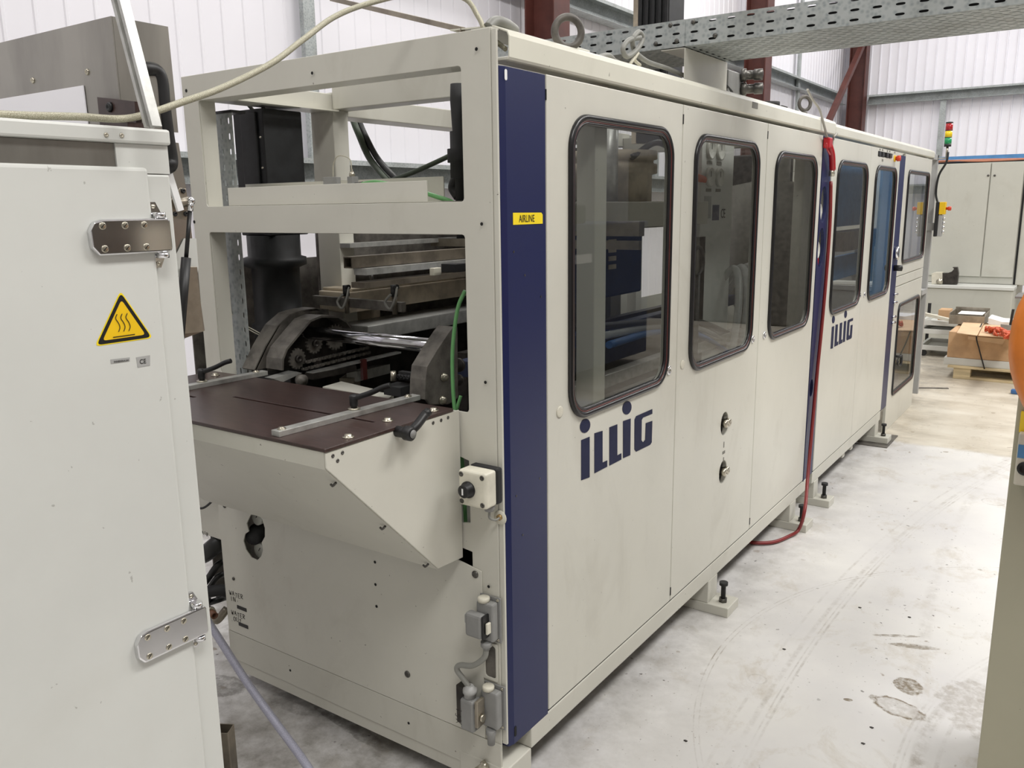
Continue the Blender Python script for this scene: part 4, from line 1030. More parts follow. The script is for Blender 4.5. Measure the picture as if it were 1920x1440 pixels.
# frame and legs
g = G(); g.box(-.06, -.001, 2.826, 4.47, .133, .197); g.box(-1.16, -1.1, 2.826, 5.6, .1, .2); g.box(-.09, -.03, 2.84, 2.90, .2, 1.9); g.box(-.12, -.06, 4.49, 4.62, .04, 1.9); g.box(-.1, -.04, 5.56, 5.64, .05, 1.9)
g.box(-1.16, -1.06, 2.826, 2.9, .05, 1.99); g.box(-1.16, -1.06, 5.5, 5.64, .05, 1.99); g.box(-1.06, -.04, 5.56, 5.64, 1.86, 1.96); g.build('frame', bf, SM, bevel=.003)
foot(SM, 2.87, 2.95); foot(SM, 4.33, 4.43)
B('shim_plate', 'dark_cast', SM, -.16, .10, 4.24, 4.60, -.0005, .006)
for f in [o for o in SM.children if o.name.startswith('foot')]: f.location.z += .006 if f.name.endswith('4') else 0
for yy in (3.55, 3.75): B('bolt_stub', bf, SM, -.06, -.02, yy, yy + .05, .09, .133)

B('rear_panel', bf, SM, -1.165, -1.155, 2.826, 5.6, .2, 1.05)
# inside
B('machine_bed', 'inner_grey', SM, -1.05, -.13, 2.95, 4.5, .55, .62)
g = G(); g.lathe((-.36, 3.0, .62), (0, 0, 1), [(0, .15), (.4, .15), (.5, .2), (1.08, .2), (1.1, .1), (1.22, .1)], 30); g.build('vacuum_tank', 'inner_grey', SM)
B('stack_magazine', 'light_blue_panel', SM, -.35, -.3, 4.0, 5.1, 1.45, 1.88)
B('stack_magazine', 'light_blue_panel', SM, -.35, -.3, 4.0, 5.1, 1.1, 1.25)
B('rear_panel', 'dark_cast', SM, -1.16, -1.15, 3.7, 5.5, 1.06, 1.9)
B('shade_pan', 'pan_dark', SM, -1.1, -.065, 2.83, 4.46, .198, .2015)  # added pan, keeps light off the floor under the second section
B('magazine_shelf', 'bronze_tube', SM, -.34, -.2, 4.0, 5.1, 1.30, 1.42)
B('drive_box', 'black_soft', SM, -.6, -.3, 2.95, 3.2, 1.55, 1.86, bevel=.01)
for k in range(3): cable([V(-.18, 3.05 + .1 * k, .75), V(-.16, 3.15 + .12 * k, 1.2), V(-.2, 3.30 + .1 * k, 1.55 - .04 * k), V(-.3, 3.5 + .08 * k, 1.4), V(-.3, 3.6 + .06 * k, .9)], .03, 'clear_hose', SM, 'suction_hose')
cable([V(-.15, 3.1, .9), V(-.16, 3.3, 1.05), V(-.2, 3.5, .95), V(-.3, 3.7, .8)], .014, 'hose_blue', SM)
B('reject_box', 'white_paint', SM, -.5, -.2, 4.85, 5.2, 1.05, 1.35)
G().lathe((-.2, 5.3, 1.3), (1, 0, 0), [(0, .07), (.02, .07)], 20).build('red_wheel', 'red_plastic', SM)
# aluminium profile frame at the far end, with lamp and pendant
g = G()
px0 = at(1741, 450, y=5.9)
g.box(px0.x - .02, px0.x + .02, 5.88, 5.92, .05, 1.96); g.box(px0.x - .11, px0.x - .085, 5.74, 5.77, .9, 1.9); g.box(px0.x - .07, px0.x - .03, 5.72, 5.755, .03, 1.9)
g.box(-1.1, px0.x + .02, 5.88, 5.92, 1.92, 1.96); g.box(px0.x - .12, px0.x + .02, 5.70, 5.88, .88, .92); g.box(-1.1, px0.x - .02, 5.88, 5.92, .88, .92); g.box(-1.1, -1.06, 5.88, 5.92, .03, 1.96)
g.box(px0.x - .02, px0.x + .02, 5.70, 5.88, 1.92, 1.96); g.box(px0.x - .02, px0.x + .09, 5.86, 5.88, 1.38, 1.44)
pf = g.build('profile_frame', 'sticker_grey', SM, bevel=.002)
B('guard_pane', 'sticker_grey', SM, -1.06, px0.x - .02, 5.895, 5.90, .05, .88)
px1 = px0.x - .05
# pendant box
pd = thing('control_pendant', (px0.x + .07, 5.84, 1.4), 'slim control pendant with red stop button and chrome switches at the far machine end', 'control box')
B('pendant_back', 'black_soft', pd, px0.x + .045, px0.x + .07, 5.80, 5.86, 1.335, 1.60, bevel=.004)
B('pendant_front', 'sticker_grey', pd, px0.x + .0705, px0.x + .10, 5.805, 5.855, 1.335, 1.50, bevel=.004)
B('stop_collar', 'yellow', pd, px0.x + .0705, px0.x + .115, 5.80, 5.86, 1.505, 1.60, bevel=.004)
G().lathe((px0.x + .1155, 5.83, 1.55), (1, 0, 0), [(0, .010), (.012, .010), (.015, .016), (.036, .016), (.038, 0)], 16).build('stop_button', 'estop_red', pd)
for k in range(4): G().lathe((px0.x + .1005, 5.83, 1.47 - k * .033), (1, 0, 0), [(0, .012), (.014, .012), (.015, 0)], 12).build('push_button', 'chrome', pd)
# stack light
lt = at(1777, 270, y=5.9)
sl = thing('signal_light', (lt.x, 5.9, 1.98), 'red yellow and green stacked signal light on a short stem at the far machine end', 'signal light')
zz = 2.02
G().lathe((lt.x, 5.9, 1.94), (0, 0, 1), [(0, .009), (.09, .009)], 12).build('stem', 'screw_steel', sl)
for mt, h in (('black', .02), ('lens_green', .045), ('black', .006), ('lens_yellow', .045), ('black', .006), ('lens_red', .05), ('black', .012)):
    G().lathe((lt.x, 5.9, zz), (0, 0, 1), [(0, .0255), (h, .0255)], 20).build('lens' if 'lens' in mt else 'ring', mt, sl, label=mt.split('_')[1] + ' lens' if 'lens' in mt else None); zz += h
G().box(lt.x - .06, lt.x + .012, 5.888, 5.912, 1.925, 1.94).build('arm', 'sticker_grey', sl)
o = G().tube([at(1778, 285, y=5.88), at(1774, 305, y=5.87), at(1760, 330, y=5.87), at(1755, 365, y=5.87), at(1762, 390, y=5.86), at(1765, 405, y=5.84)], .008).build('pendant_cable', 'cable_black')
tag(o, 'thin black cable drooping from the signal light down to the pendant', 'cable')

# ================================================================ hoses and cables
o = G().tube([at(-40, 213, x=-.12), at(60, 217, x=-.12), at(150, 219, x=-.12), at(225, 223, x=-.12), at(275, 214, x=-.12), at(340, 192, x=-.13), at(420, 163, x=-.15), at(510, 118, x=-.18), at(570, 73, x=-.2), at(630, 30, x=-.22), at(700, 4, x=-.22), at(790, -14, x=-.18), at(868, -4, x=-.12), at(897, 32, x=-.08), at(912, 62, x=-.05), at(935, 82, x=-.035), at(948, 92, x=-.010)], .0058, 12, 10).build('braided_hose', 'steel_braid')
tag(o, 'pale steel braided hose looping from the left cabinet top over the open frame', 'hose')
o = G().bar(at(622, -2, y=.25), at(868, 56, y=.04), .012, .012).build('flat_bar', 'steel_dull'); tag(o, 'thin bare metal bar slanting down onto the open frame top', 'bar')
# red air hose and blow gun
o = G().tube([at(1558, 340, x=.012), at(1556, 420, x=.014), at(1549, 520, x=.015), at(1540, 620, x=.015), at(1530, 720, x=.015), at(1521, 820, x=.02), at(1514, 900, x=.04), at(1509, 955, x=.085), at(1498, 992, z=.03), at(1480, 1005, z=.012), at(1452, 1016, z=.012), at(1420, 1018, z=.012), at(1400, 1014, z=.012), at(1372, 1000, z=.012)], .0085, 12).build('air_hose', 'hose_red')
tag(o, 'dark red rubber air hose hanging down the blue strip to the floor', 'hose')
bg = thing('blow_gun', (.015, 2.76, 1.6), 'red air blow gun with a bent steel nozzle hooked on the side cap', 'air gun')
G().tube([at(1551, 262, x=.012), at(1556, 275, x=.022), at(1560, 292, x=.025), at(1561, 318, x=.02)], .015, 12).build('grip', 'red_plastic', bg)
G().box(*(lambda c: (.004, .034, c.y - .03, c.y + .03, c.z - .03, c.z + .02))(at(1553, 266, x=.02))).build('gun_body', 'red_plastic', bg, bevel=.006)
G().tube([at(1549, 268, x=.035), at(1551, 280, x=.04), at(1556, 290, x=.036)], .004).build('trigger', 'red_plastic', bg)
G().tube([at(1551, 258, x=.02), at(1545, 235, x=.02), at(1537, 206, x=.0), at(1524, 187, x=-.02), at(1514, 168, x=-.02)], .0055, 8).build('nozzle', 'cable_steel', bg)
G().cyl(at(1560, 318, x=.018), at(1559, 330, x=.016), .014).build('swivel_fitting', 'screw_steel', bg)
o = G().tube([at(1562, 262, x=.012), at(1564, 256, x=.02), at(1569, 250, x=.02)], .006).build('hook', 'cable_steel', bg)
# clear braided hose on the floor by the end panel
o = G().tube([at(370, 1128, y=-.20), at(386, 1158, y=-.22), at(420, 1212, y=-.24), at(465, 1282, y=-.25), at(515, 1352, y=-.26), at(552, 1402, y=-.28), at(575, 1435, y=-.30), at(600, 1475, y=-.33), at(640, 1530, y=-.4)], .0115, 14).build('water_hose', 'violet_braid')
tag(o, 'translucent violet-grey reinforced water hose slanting down beside the end panel', 'hose')
# hoses and fittings left of the end panel
for i, (y0, y1, r) in enumerate(((1042, 1020, .030), (1098, 1060, .012), (1118, 1082, .010), (1134, 1125, .011))):
    o = G().tube([at(340, y0 + 8, y=.02), at(378, y0, y=.02), at(408, y1, y=.035), at(425, y1 - 6, y=.09)], r, 12).build('rubber_hose', 'cable_black')
    tag(o, ('thickest black corrugated hose entering the machine left side, topmost of four', 'black hose just under the thick one beside the end panel', 'black hose third from the top beside the end panel', 'lowest black hose just above the water fittings')[i], 'hose', 'black hoses beside the end panel')
wf = thing('water_fitting', (-1.2, .0, .35), 'metal water fittings with a copper end left of the handwritten panel', 'pipe fitting')
c = at(386, 1140, y=-.05)
G().lathe(c, (1, -.25, 0), [(0, .015), (.03, .015), (.032, .018), (.045, .018), (.047, .013)], 8).build('hex_coupling', 'screw_steel', wf)
c2_ = c + V(.0475, -.012, 0)
G().lathe(c2_, (1, -.25, 0), [(0, .012), (.026, .012), (.026, .008), (.004, .007)], 18).build('copper_end', 'phenolic_edge', wf)
G().tube([c + V(-.09, .06, -.02), c + V(-.04, .03, .03), c + V(.02, .05, .05), c + V(.05, .08, .03)], .02, 12).build('rubber_elbow', 'black_soft', wf)
G().tube([c + V(-.03, .04, -.04), c + V(.01, .03, -.055), c + V(.03, .06, -.02)], .014, 12).build('brass_elbow', 'steel_dull', wf)
ab = thing('air_valve_box', (-1.23, 0.0, .5), 'small cream box marked AIR hanging left of the end panel', 'box')
a_ = at(370, 925, y=.02); b2_ = at(407, 1010, y=.02)
B('box_body', 'beige_paint', ab, a_.x - .03, -1.166, .02, .10, b2_.z, a_.z, bevel=.002)
g = G(); p = at(379, 1002, y=.02); handwrite(g, 'AIR', (p.x, .0195, p.z), (1, 0, 0), (0, 0, 1), .014); g.build('handwriting', 'ink', ab)
G().tube([at(362, 952, y=.0), at(382, 952, y=.0), at(402, 936, y=.005)], .004).build('box_cable', 'cable_black', ab)
# open square tube standing in front of the cabinet
p = at(419, 1366, y=-.62)
g = G().plate(rrect(-.018, .018, -.018, .018, .003, 3), [rrect(-.0155, .0155, -.0155, .0155, .002, 3)], lambda u, v: V(p.x + u * .86 - v * .5, p.y + u * .5 + v * .86, 0.0), (0, 0, p.z))
o = g.build('square_tube', 'bronze_tube'); tag(o, 'open bare steel square tube standing upright at the foot of the white cabinet', 'metal tube')

# ================================================================ white cabinet in the left foreground
WC = thing('white_cabinet', (-.55, -1.3, 0), 'white machine cabinet with chrome hinges filling the left foreground', 'cabinet')
XC = -.1
B('cabinet_body', 'white_paint', WC, -1.0, XC - .003, -1.95, -.775, .0, 1.66, bevel=.004)
B('steel_band', 'steel_sheet', WC, -.99, XC - .006, -1.95, -.865, 1.6605, 1.7045)
B('band_post', 'white_paint', WC, -.13, XC - .003, -.8645, -.775, 1.6605, 1.7045)
B('top_cap', 'white_paint', WC, -1.0, XC + .004, -1.95, -.772, 1.705, 1.7295, bevel=.004)
dr = B('cabinet_door', 'white_paint', WC, XC - .002, XC + .012, -1.95, -.822, .02, 1.669, bevel=.006, seg=3)
g = G()
for px, py in ((199, 253), (228, 254)): c = at(px, py, x=XC + .004); screw_head(G(), (XC + .004, c.y, c.z), (1, 0, 0), .0036, .002).build('cap_screw', 'screw_steel', WC)
def hinge(z, y0=-.932, y1=-.799):
    xs = XC + .0125; P = [(y0 + .010, z - .027), (y0, z - .015), (y0 - .001, z + .010), (y0 + .008, z + .024), (y0 + .02, z + .027), (y1 - .004, z + .027), (y1, z + .022), (y1, z - .022), (y1 - .004, z - .027)]
    h = G().plate(P, [], lambda u, v: V(xs, u, v), (.011, 0, 0)).build('hinge', 'chrome', WC, bevel=.0055, seg=4, label='polished chrome hinge')
    for i, yy in enumerate((y0 + .018, y0 + .054, y0 + .086)):
        for zz in (z + .017, z - .017):
            G().lathe((xs + .011, yy, zz), (1, 0, 0), [(0, .0056), (.0008, .0056), (.0014, .0045), (.0014, 0)], 20).build('hinge_screw', 'screw_steel', h)
            G().bar((xs + .0126, yy - .003, zz - .003), (xs + .0126, yy + .003, zz + .003), .0004, .001).build('screw_slot', 'gap_black', h)
    for s in (-1, 1):
        G().cyl((xs + .002, y1 - .014, z + s * .0275), (xs + .002, y1 - .014, z + s * .036), .010).build('hinge_knuckle', 'chrome', h)
        G().prism([V(XC - .002, y1 - .022, z + s * .028), V(XC - .002, y1 - .004, z + s * .036), V(XC - .002, y1 - .012, z + s * .052), V(XC - .002, y1 - .022, z + s * .052)], (.006, 0, 0)).build('hinge_leaf', 'chrome', h)
        G().lathe((XC + .004, y1 - .016, z + s * .045), (1, 0, 0), [(0, .004), (.001, .004), (.0015, 0)], 12).build('hinge_screw', 'screw_steel', h)
    return h
hinge(1.564); hinge(.893)
# hot surface sign
def tri(s, o=0.0):
    pts = [at(226, 549, x=XC + .012), at(181, 647, x=XC + .012), at(283, 632, x=XC + .012)]
    c = (pts[0] + pts[1] + pts[2]) / 3; P = []
    for i in range(3):
        a, b, d = pts[i], pts[(i + 1) % 3], pts[i - 1]
        A = c + (a - c) * s; Bv = c + (b - c) * s; D = c + (d - c) * s
        r = .09
        for t in (0, .25, .5, .75, 1):
            p = (D - A) * r * (1 - t) ** 2 + (Bv - A) * r * t ** 2; P.append((A.y + p.y, A.z + p.z))
    return P
fx = lambda k: (lambda u, v: V(XC + .0122 + k * .0004, u, v))
wsn = G().plate(tri(1.07), [], fx(0), (.0003, 0, 0)).build('warning_sign', 'sticker_yellow', dr, label='yellow triangular hot surface warning sign')
G().plate(tri(1.0), [tri(.79)], fx(1), (.0003, 0, 0)).build('sign_border', 'black', dr)
G().plate(tri(.79), [], fx(1), (.0002, 0, 0)).build('sign_field', 'yellow', dr)
g = G()
for k in range(3):
    P = [at(219.5 + 9.6 * k, 589 - 0.8 * k, x=XC + .0134), at(217.0 + 9.6 * k, 597 - .8 * k, x=XC + .0134), at(222.5 + 9.6 * k, 606 - .8 * k, x=XC + .0134), at(225 + 9.6 * k, 614 - .8 * k, x=XC + .0134), at(222.5 + 9.6 * k, 622 - .8 * k, x=XC + .0134)]
    g.tube(P, .0006, 6, 6)
g.bar(at(212, 632.5, x=XC + .0134), at(253, 626.8, x=XC + .0134), .0004, .0012)
g.build('sign_symbol', 'black', dr)
def quad(name, pts, mat, parent, dx=.0005, x=XC + .012):
    P = [at(px, py, x=x) for px, py in pts]
    return G().plate([(p.y, p.z) for p in P], [], lambda u, v: V(x + dx - .0003, u, v), (.0004, 0, 0)).build(name, mat, parent)
quad('ce_plate', [(255, 670), (281, 666), (281, 685), (258, 689)], 'sticker_grey', dr, label=None) if False else quad('ce_plate', [(255, 670), (281, 666), (281, 685), (258, 689)], 'sticker_grey', dr)
c = at(261.5, 682.5, x=XC + .012); e = at(275, 680.5, x=XC + .012)
text_mesh('CE', .0105, (XC + .0128, c.y, c.z), e - c, (0, 0, 1), .0002, .9).build('ce_mark', 'black', dr)
quad('innenraum_strip', [(207, 674), (243, 670), (243, 677), (208, 682)], 'sticker_grey', dr)
c = at(213, 680, x=XC + .012); e = at(238, 677.3, x=XC + .012)
text_mesh('INNENRAUM', .0042, (XC + .0128, c.y, c.z), e - c, (0, 0, 1), .0002, 1.0).build('strip_lettering', 'ink', dr)
# side fin at the cabinet edge
pf_ = [at(332, 594, x=-.16), at(340, 598, x=-.16)]
B('edge_rail', 'light_plastic', WC, -.145, -.125, -.7745, -.762, .98, 1.385, bevel=.002)

# steel hopper sitting on and behind the cabinet
HP = thing('steel_hopper', (-.5, -.8, 1.73), 'dull steel hopper with a black grab handle behind the white cabinet', 'hopper')
ya = -.80
cA = at(208, 30, y=ya); cB = at(0, 78, y=ya); xc = cA.x
g = G().prism([V(xc, ya, cA.z), at(0, 78, y=ya) + V(-.5, 0, .0), V(cB.x - .5, ya, 1.731), V(xc, ya, 1.731)], (0, .002, 0)); g.build('front_sheet', 'steel_sheet', HP)
s_ = [(208, 30), (315, 50), (326, 160), (333, 234), (300, 234), (232, 234)]
P = [at(px, py, x=xc) for px, py in s_]
g = G().prism([V(xc, ya + .0025, P[0].z)] + P[1:4] + [V(xc, P[3].y, 1.735), V(xc, ya + .0025, 1.735)], (-.002, 0, 0)); g.build('side_sheet', 'steel_sheet', HP)
P = [at(px, py, x=-.30) for px, py in [(308, 265), (335, 268), (352, 372), (366, 495), (384, 620), (345, 635), (318, 380)]]
g = G().prism(P, (-.002, 0, 0)); g.build('lower_sheet', 'steel_sheet', HP)
P = [at(px, py, x=-.297) for px, py in [(328, 482), (345, 447), (368, 447), (372, 500), (362, 600), (335, 600)]]
G().prism(P, (-.001, 0, 0)).build('cover_plate', 'white_paint', HP)
P = [at(px, py, x=-.29) for px, py in [(340, 500), (370, 500), (382, 622), (345, 626)]]
G().prism(P, (-.004, 0, 0)).build('side_plate', 'steel_dull', HP, bevel=.001)
P = [at(px, py, y=ya - .003) for px, py in [(-40, 192), (155, 160), (165, 240), (-40, 240)]]
G().prism(P, (0, .002, 0)).build('white_label', 'cladding', HP)
g = G()
for px, py in ((62, 151), (164, 135)): c = at(px, py, y=ya); screw_head(G(), c, (0, -1, 0), .0052, .003).build('rivet', 'screw_steel', HP)
xk = xc + .003
P = [at(px, py, x=xk) for px, py in [(176, 182), (262, 192), (262, 236), (180, 236)]]
yb = ya - .012
P = [at(px, py, y=yb) for px, py in [(182, 182), (252, 190), (256, 240), (188, 240)]]
G().prism(P, (0, .010, 0)).build('packing_plate', 'phenolic', HP)
g = G(); screw_head(g, at(207, 201, y=yb), (0, -1, 0), .008, .005); g.build('plate_screw', 'black', HP)
B('packing_strip', 'phenolic', HP, -.26, -.12, -.83, -.79, 1.7305, 1.739)
# aluminium extrusion leaning across
a, b = at(221, -16, y=-.835), at(287, 238, y=-.835)
u = (b - a).normalized()
g = G()
for o_ in (-.0078, .0078): g.bar(a + V(o_, 0, 0), b + V(o_, 0, 0), .0066, .016, up=(0, 1, 0))
g.bar(a, b, .012, .006, up=(0, 1, 0)); ex = g.build('aluminium_profile', 'aluminium', HP, label='slanted bright aluminium profile')
a2, b2 = at(286, 228, x=-.20), at(338, 395, x=-.20)
G().bar(a2, b2, .006, .012).build('lower_profile', 'white_sheet', HP)
# handle
hx = -.19
H = [at(268, 130, x=hx), at(290, 132, x=hx), at(301, 150, x=hx), at(306, 200, x=hx), at(313, 255, x=hx), at(320, 300, x=hx), at(316, 312, x=hx)]
g = G(); g.tube([H[0] + V(-.02, 0, 0), H[0], H[1], H[2], H[3], H[4], H[5], H[6], H[6] + V(-.03, 0, -.004)], .0125, 12, 4)
g.build('grab_handle', 'black', HP)
# gas strut
gx = -.22
gs = thing('gas_strut', (gx, -.6, 1.4), 'black gas strut with a bright ball joint behind the cabinet edge', 'gas strut')
t0, t1, t2, t3 = at(358, 377, x=gx), at(356, 396, x=gx), at(349, 483, x=gx), at(336, 640, x=gx)
G().cyl(t1, t2, .0038).build('rod', 'black', gs); G().cyl(t2, t3, .0088).build('cylinder', 'black', gs)
g = G(); g.ball(t0, .0075); g.cyl(t0, t1, .0055); g.build('ball_joint', 'chrome', gs)
c = at(332, 383, x=gx - .01); G().cyl(c + V(-.004, -.004, 0), t0 + V(-.006, 0, 0), .0085, .0085).build('stud', 'steel_dull', gs)
P = [at(px, py, x=gx - .014) for px, py in [(318, 378), (338, 352), (350, 354), (352, 412), (326, 410)]]
bp = G().prism(P, (-.003, 0, 0)).build('mounting_plate', 'steel_dull', gs, bevel=.001)
g = G()
for px, py in ((343, 358), (328, 401), (348, 401)): screw_head(g, at(px, py, x=gx - .014), (1, 0, 0), .0045, .003)
g.build('plate_screws', 'black', gs)

# ================================================================ right foreground post
RP = thing('machine_post', (1.25, .75, 0), 'olive grey machine post cropped by the right picture edge', 'machine')
xe = 1.030
B('post_body', 'olive_paint', RP, xe, 1.6, .6, 1.1, .0, 1.75, bevel=.005)
a = at(1905, 775, y=.6); b = at(1915, 910, y=.6)
cb = B('control_box', 'light_plastic', RP, at(1905, 860, y=.56).x, 1.12, .56, .5985, at(1905, 910, y=.56).z, at(1905, 812, y=.56).z, bevel=.004)
B('yellow_label', 'sticker_yellow', RP, at(1912, 795, y=.585).x, 1.10, .585, .5985, at(1910, 810, y=.585).z, at(1910, 772, y=.585).z)
B('blue_label', 'light_blue_panel', cb, at(1909, 840, y=.56).x, 1.10, .5585, .5598, at(1909, 858, y=.56).z, at(1909, 833, y=.56).z)
c = at(1916, 878, y=.56); G().lathe((c.x + .006, .5598, c.z), (0, -1, 0), [(0, .016), (.003, .016), (.003, .010), (.001, .009), (.001, 0)], 20).build('key_hole', 'black', cb)
OD = at(2196, 656, y=.47)
od = thing('orange_drum', (OD.x, .54, OD.z), 'bulging orange drum on the right post, cut off by the picture edge', 'drum')
G().lathe((OD.x, .599, OD.z), (0, -1, 0), [(0, .22), (.03, .255), (.08, .275), (.13, .278), (.17, .262), (.19, .22), (.20, .10), (.201, 0)], 48).build('drum_shell', 'orange', od)
q = at(1903, 556, y=.5); B('drum_bracket', 'grey_plastic', od, q.x, OD.x, .5, .598, q.z - .004, q.z)

# reflected neighbour on the other side of the aisle
NB = thing('blue_machine', (3.2, 4.8, 0), 'dark blue machine across the aisle, reflected in the first door window', 'machine')
B('reflected_body', 'dark_blue_machine', NB, 2.7, 3.6, 3.4, 6.4, 0.1, 1.45, bevel=.02)
B('machine_head', 'black_soft', NB, 2.75, 3.5, 3.6, 5.2, 1.45, 1.62, bevel=.02)
B('machine_label', 'white_sheet', NB, 2.69, 2.6995, 4.2, 5.2, 1.1, 1.18)
B('reflected_body', 'inner_grey', RP, 1.9, 3.0, -1.2, 1.1, .0, 1.95, bevel=.01)  # unseen body added for the chrome hinges to reflect
B('reflected_panel', 'dark_cast', RP, 1.88, 1.8995, .15, .32, 1.3, 1.62)  # off-frame panels added to break up the hinge reflection
B('reflected_panel', 'light_plastic', RP, 1.88, 1.8995, .36, .5, 1.35, 1.55)

FB = thing('grey_reflection_block', (3.2, 12.3, 0), 'tall dark grey unseen block added to darken the reflections in the far windows', 'machine')  # unseen mass added so the far windows reflect something dark
B('reflected_body', 'dark_cast', FB, 2.1, 4.6, 9.6, 13.0, .0, 2.3, bevel=.03)
B('reflected_hood', 'inner_grey', FB, 2.4, 4.2, 10.0, 12.8, 2.301, 2.9, bevel=.03)
BX = B('blue_reflection_block', 'light_blue_panel', None, 1.98, 4.2, 13.6, 15.4, .0, 2.7, bevel=.02); tag(BX, 'light blue unseen block added to tint the reflection in the fifth door window', 'container')  # added out of view to give the fifth window a blue reflection
# ================================================================ background
BC = thing('control_cabinet', (-.8, 9.8, 0), 'large light grey two door control cabinet in front of the back wall', 'cabinet')
cy = 9.55
sx_ = at(1848, 420, y=cy - .02).x
B('cabinet_base', 'grey_cabinet', BC, -3.0, .36, 9.2, 10.5, .0, .63, bevel=.01)
B('base_ledge', 'white_paint', BC, -3.0, .37, 9.18, 9.54, .6305, .665, bevel=.004)
B('cabinet_body', 'grey_cabinet', BC, -3.0, .62, cy, 10.4, .665, 2.03, bevel=.006)
zt_ = at(1840, 305, y=cy - .02).z
B('cabinet_door', 'grey_cabinet', BC, -1.6, sx_ - .006, cy - .02, cy - .001, .75, zt_, bevel=.003)
B('cabinet_door', 'grey_cabinet', BC, sx_ + .006, .315, cy - .02, cy - .001, .75, zt_, bevel=.003)
B('dark_gap', 'gap_black', BC, .325, .345, cy - .01, cy - .002, .67, zt_)
g = G()
for px in (1853, 1865):
    c = at(px, 329, y=cy - .021); g.lathe(c, (0, -1, 0), [(0, .012), (.006, .012), (.006, 0)], 12)
g.build('door_locks', 'screw_dark', BC)
B('top_rail', 'light_blue_panel', BC, -2.0, .6, 9.75, 9.85, zt_ + .03, zt_ + .09)
B('top_duct', 'black_soft', BC, -2.0, .6, 9.9, 10.0, 2.0305, zt_ + .06)
for k in range(3):
    o = G().tube([V(-.9, 9.6 + .05 * k, zt_ + .02), V(-.5 + .1 * k, 9.62 + .04 * k, zt_ + .04), V(-.1, 9.6 + .04 * k, zt_ + .02 + .01 * k), V(.5, 9.66 + .03 * k, zt_ + .03)], .009).build('orange_cable', 'hose_copper', BC)
cast = thing('cast_part', (-.55, 9.3, .665), 'dark iron casting with a hooked top lying on the cabinet ledge', 'machine part')
S = [(1765, 540), (1765, 519), (1776, 519), (1784, 516), (1788, 511), (1785, 508), (1794, 508), (1796, 520), (1794, 540)]
P = [at(px, py, y=9.28) for px, py in S]; zmin = min(p.z for p in P)
P = [V(p.x, p.y, p.z - zmin + .666) for p in P]
G().prism(P, (0, .08, 0)).build('casting', 'dark_iron', cast, bevel=.003)
P = [at(px, py, y=9.26) for px, py in [(1746, 540), (1746, 520), (1753, 518), (1766, 518), (1766, 540)]]; zm = min(p.z for p in P)
G().prism([V(p.x, p.y, p.z - zm + .666) for p in P], (0, .1, 0)).build('bracket', 'light_plastic', cast, bevel=.003)
c = at(1761, 536, y=9.25); G().lathe((c.x, 9.259, .70), (0, -1, 0), [(0, .035), (.015, .035), (.015, .015), (.02, .014), (.02, 0)], 20).build('bearing', 'screw_steel', cast)
# trolley
TR = thing('steel_trolley', (-.2, 8.35, 0), 'white steel rack trolley on castors behind the cardboard box', 'trolley')
ty0, ty1 = 8.15, 8.75; xl = at(1724, 630, y=ty0).x
for zz, h in ((.065, .05), (.20 + .04, .05), (.33, .05)):
    g = G(); g.box(xl, .45, ty0, ty0 + .03, zz, zz + h); g.box(xl, .45, ty1 - .03, ty1, zz, zz + h); g.box(xl, xl + .03, ty0 + .03, ty1 - .03, zz, zz + h); g.box(xl + .03, .45, ty0 + .03, ty1 - .03, zz + .002, zz + .008)
    g.build('shelf', 'white_paint', TR, bevel=.003)
for yy in (ty0, ty1 - .03): B('trolley_post', 'black_soft', TR, xl - .031, xl - .001, yy, yy + .03, .06, .50)
for yy in (ty0 + .02, ty1 - .02):
    G().cyl((xl + .05, yy - .012, .032), (xl + .05, yy + .012, .032), .032).build('castor', 'black', TR)
B('short_box_section', 'white_paint', TR, .0, .3, ty0 + .04, ty0 + .1, .2905, .325)
o = G().bar(at(1731, 588, y=8.2), at(1806, 606, y=8.0), .045, .03).build('metal_profile', 'light_plastic'); tag(o, 'long cream metal profile leaning on the trolley and the cardboard box', 'metal bar')
c = at(1757, 620, y=8.25); e = at(1780, 602, y=8.25)
o = B('small_carton', 'cardboard', None, c.x, e.x, 8.22, 8.42, .3805, .3805 + (e.z - c.z), bevel=.003); tag(o, 'small brown carton standing on the trolley top shelf', 'carton')
# pallet with load
PL = thing('wooden_pallet', (.6, 7.4, 0), 'pale wooden pallet under the strapped cardboard box', 'pallet')
xp, yp = .115, 7.0
for yy in (yp, yp + .45, yp + .9): B('skid_board', 'pallet_wood', PL, xp, xp + 1.2, yy, yy + .1, .0, .022, bevel=.002)
for yy in (yp, yp + .43, yp + .86):
    for xx in (xp, xp + .52, xp + 1.05): B('pallet_block', 'pallet_wood', PL, xx, xx + .14, yy, yy + .12, .0225, .10, bevel=.002)
for k in range(6): B('deck_board', 'pallet_wood', PL, xp - .05, xp + 1.25, yp - .01 + k * .18, yp + .10 + k * .18, .1005, .122, bevel=.002)
o = B('steel_channel', 'white_paint', None, xp - .09, xp + 1.2, yp + .02, yp + .65, .1225, .190, bevel=.004); tag(o, 'flat cream steel channel lying on the pallet under the cardboard box', 'steel channel')
CB = thing('cardboard_box', (.55, 7.4, .19), 'large brown cardboard box with torn flaps strapped on the pallet', 'box')
xb_ = at(1776, 660, y=yp + .03).x; zc = at(1785, 622, y=yp + .03).z
B('box_body', 'cardboard', CB, xb_, xp + 1.1, yp + .03, yp + .62, .1905, zc, bevel=.003)
def flap(px, z, mat, name='flap', th=.006):
    P = [at(a, b, z=z) for a, b in px]; return G().prism(P, (0, 0, th)).build(name, mat, CB)
flap([(1794, 625), (1809, 600), (1845, 606), (1832, 630)], zc + .03, 'cardboard_light')
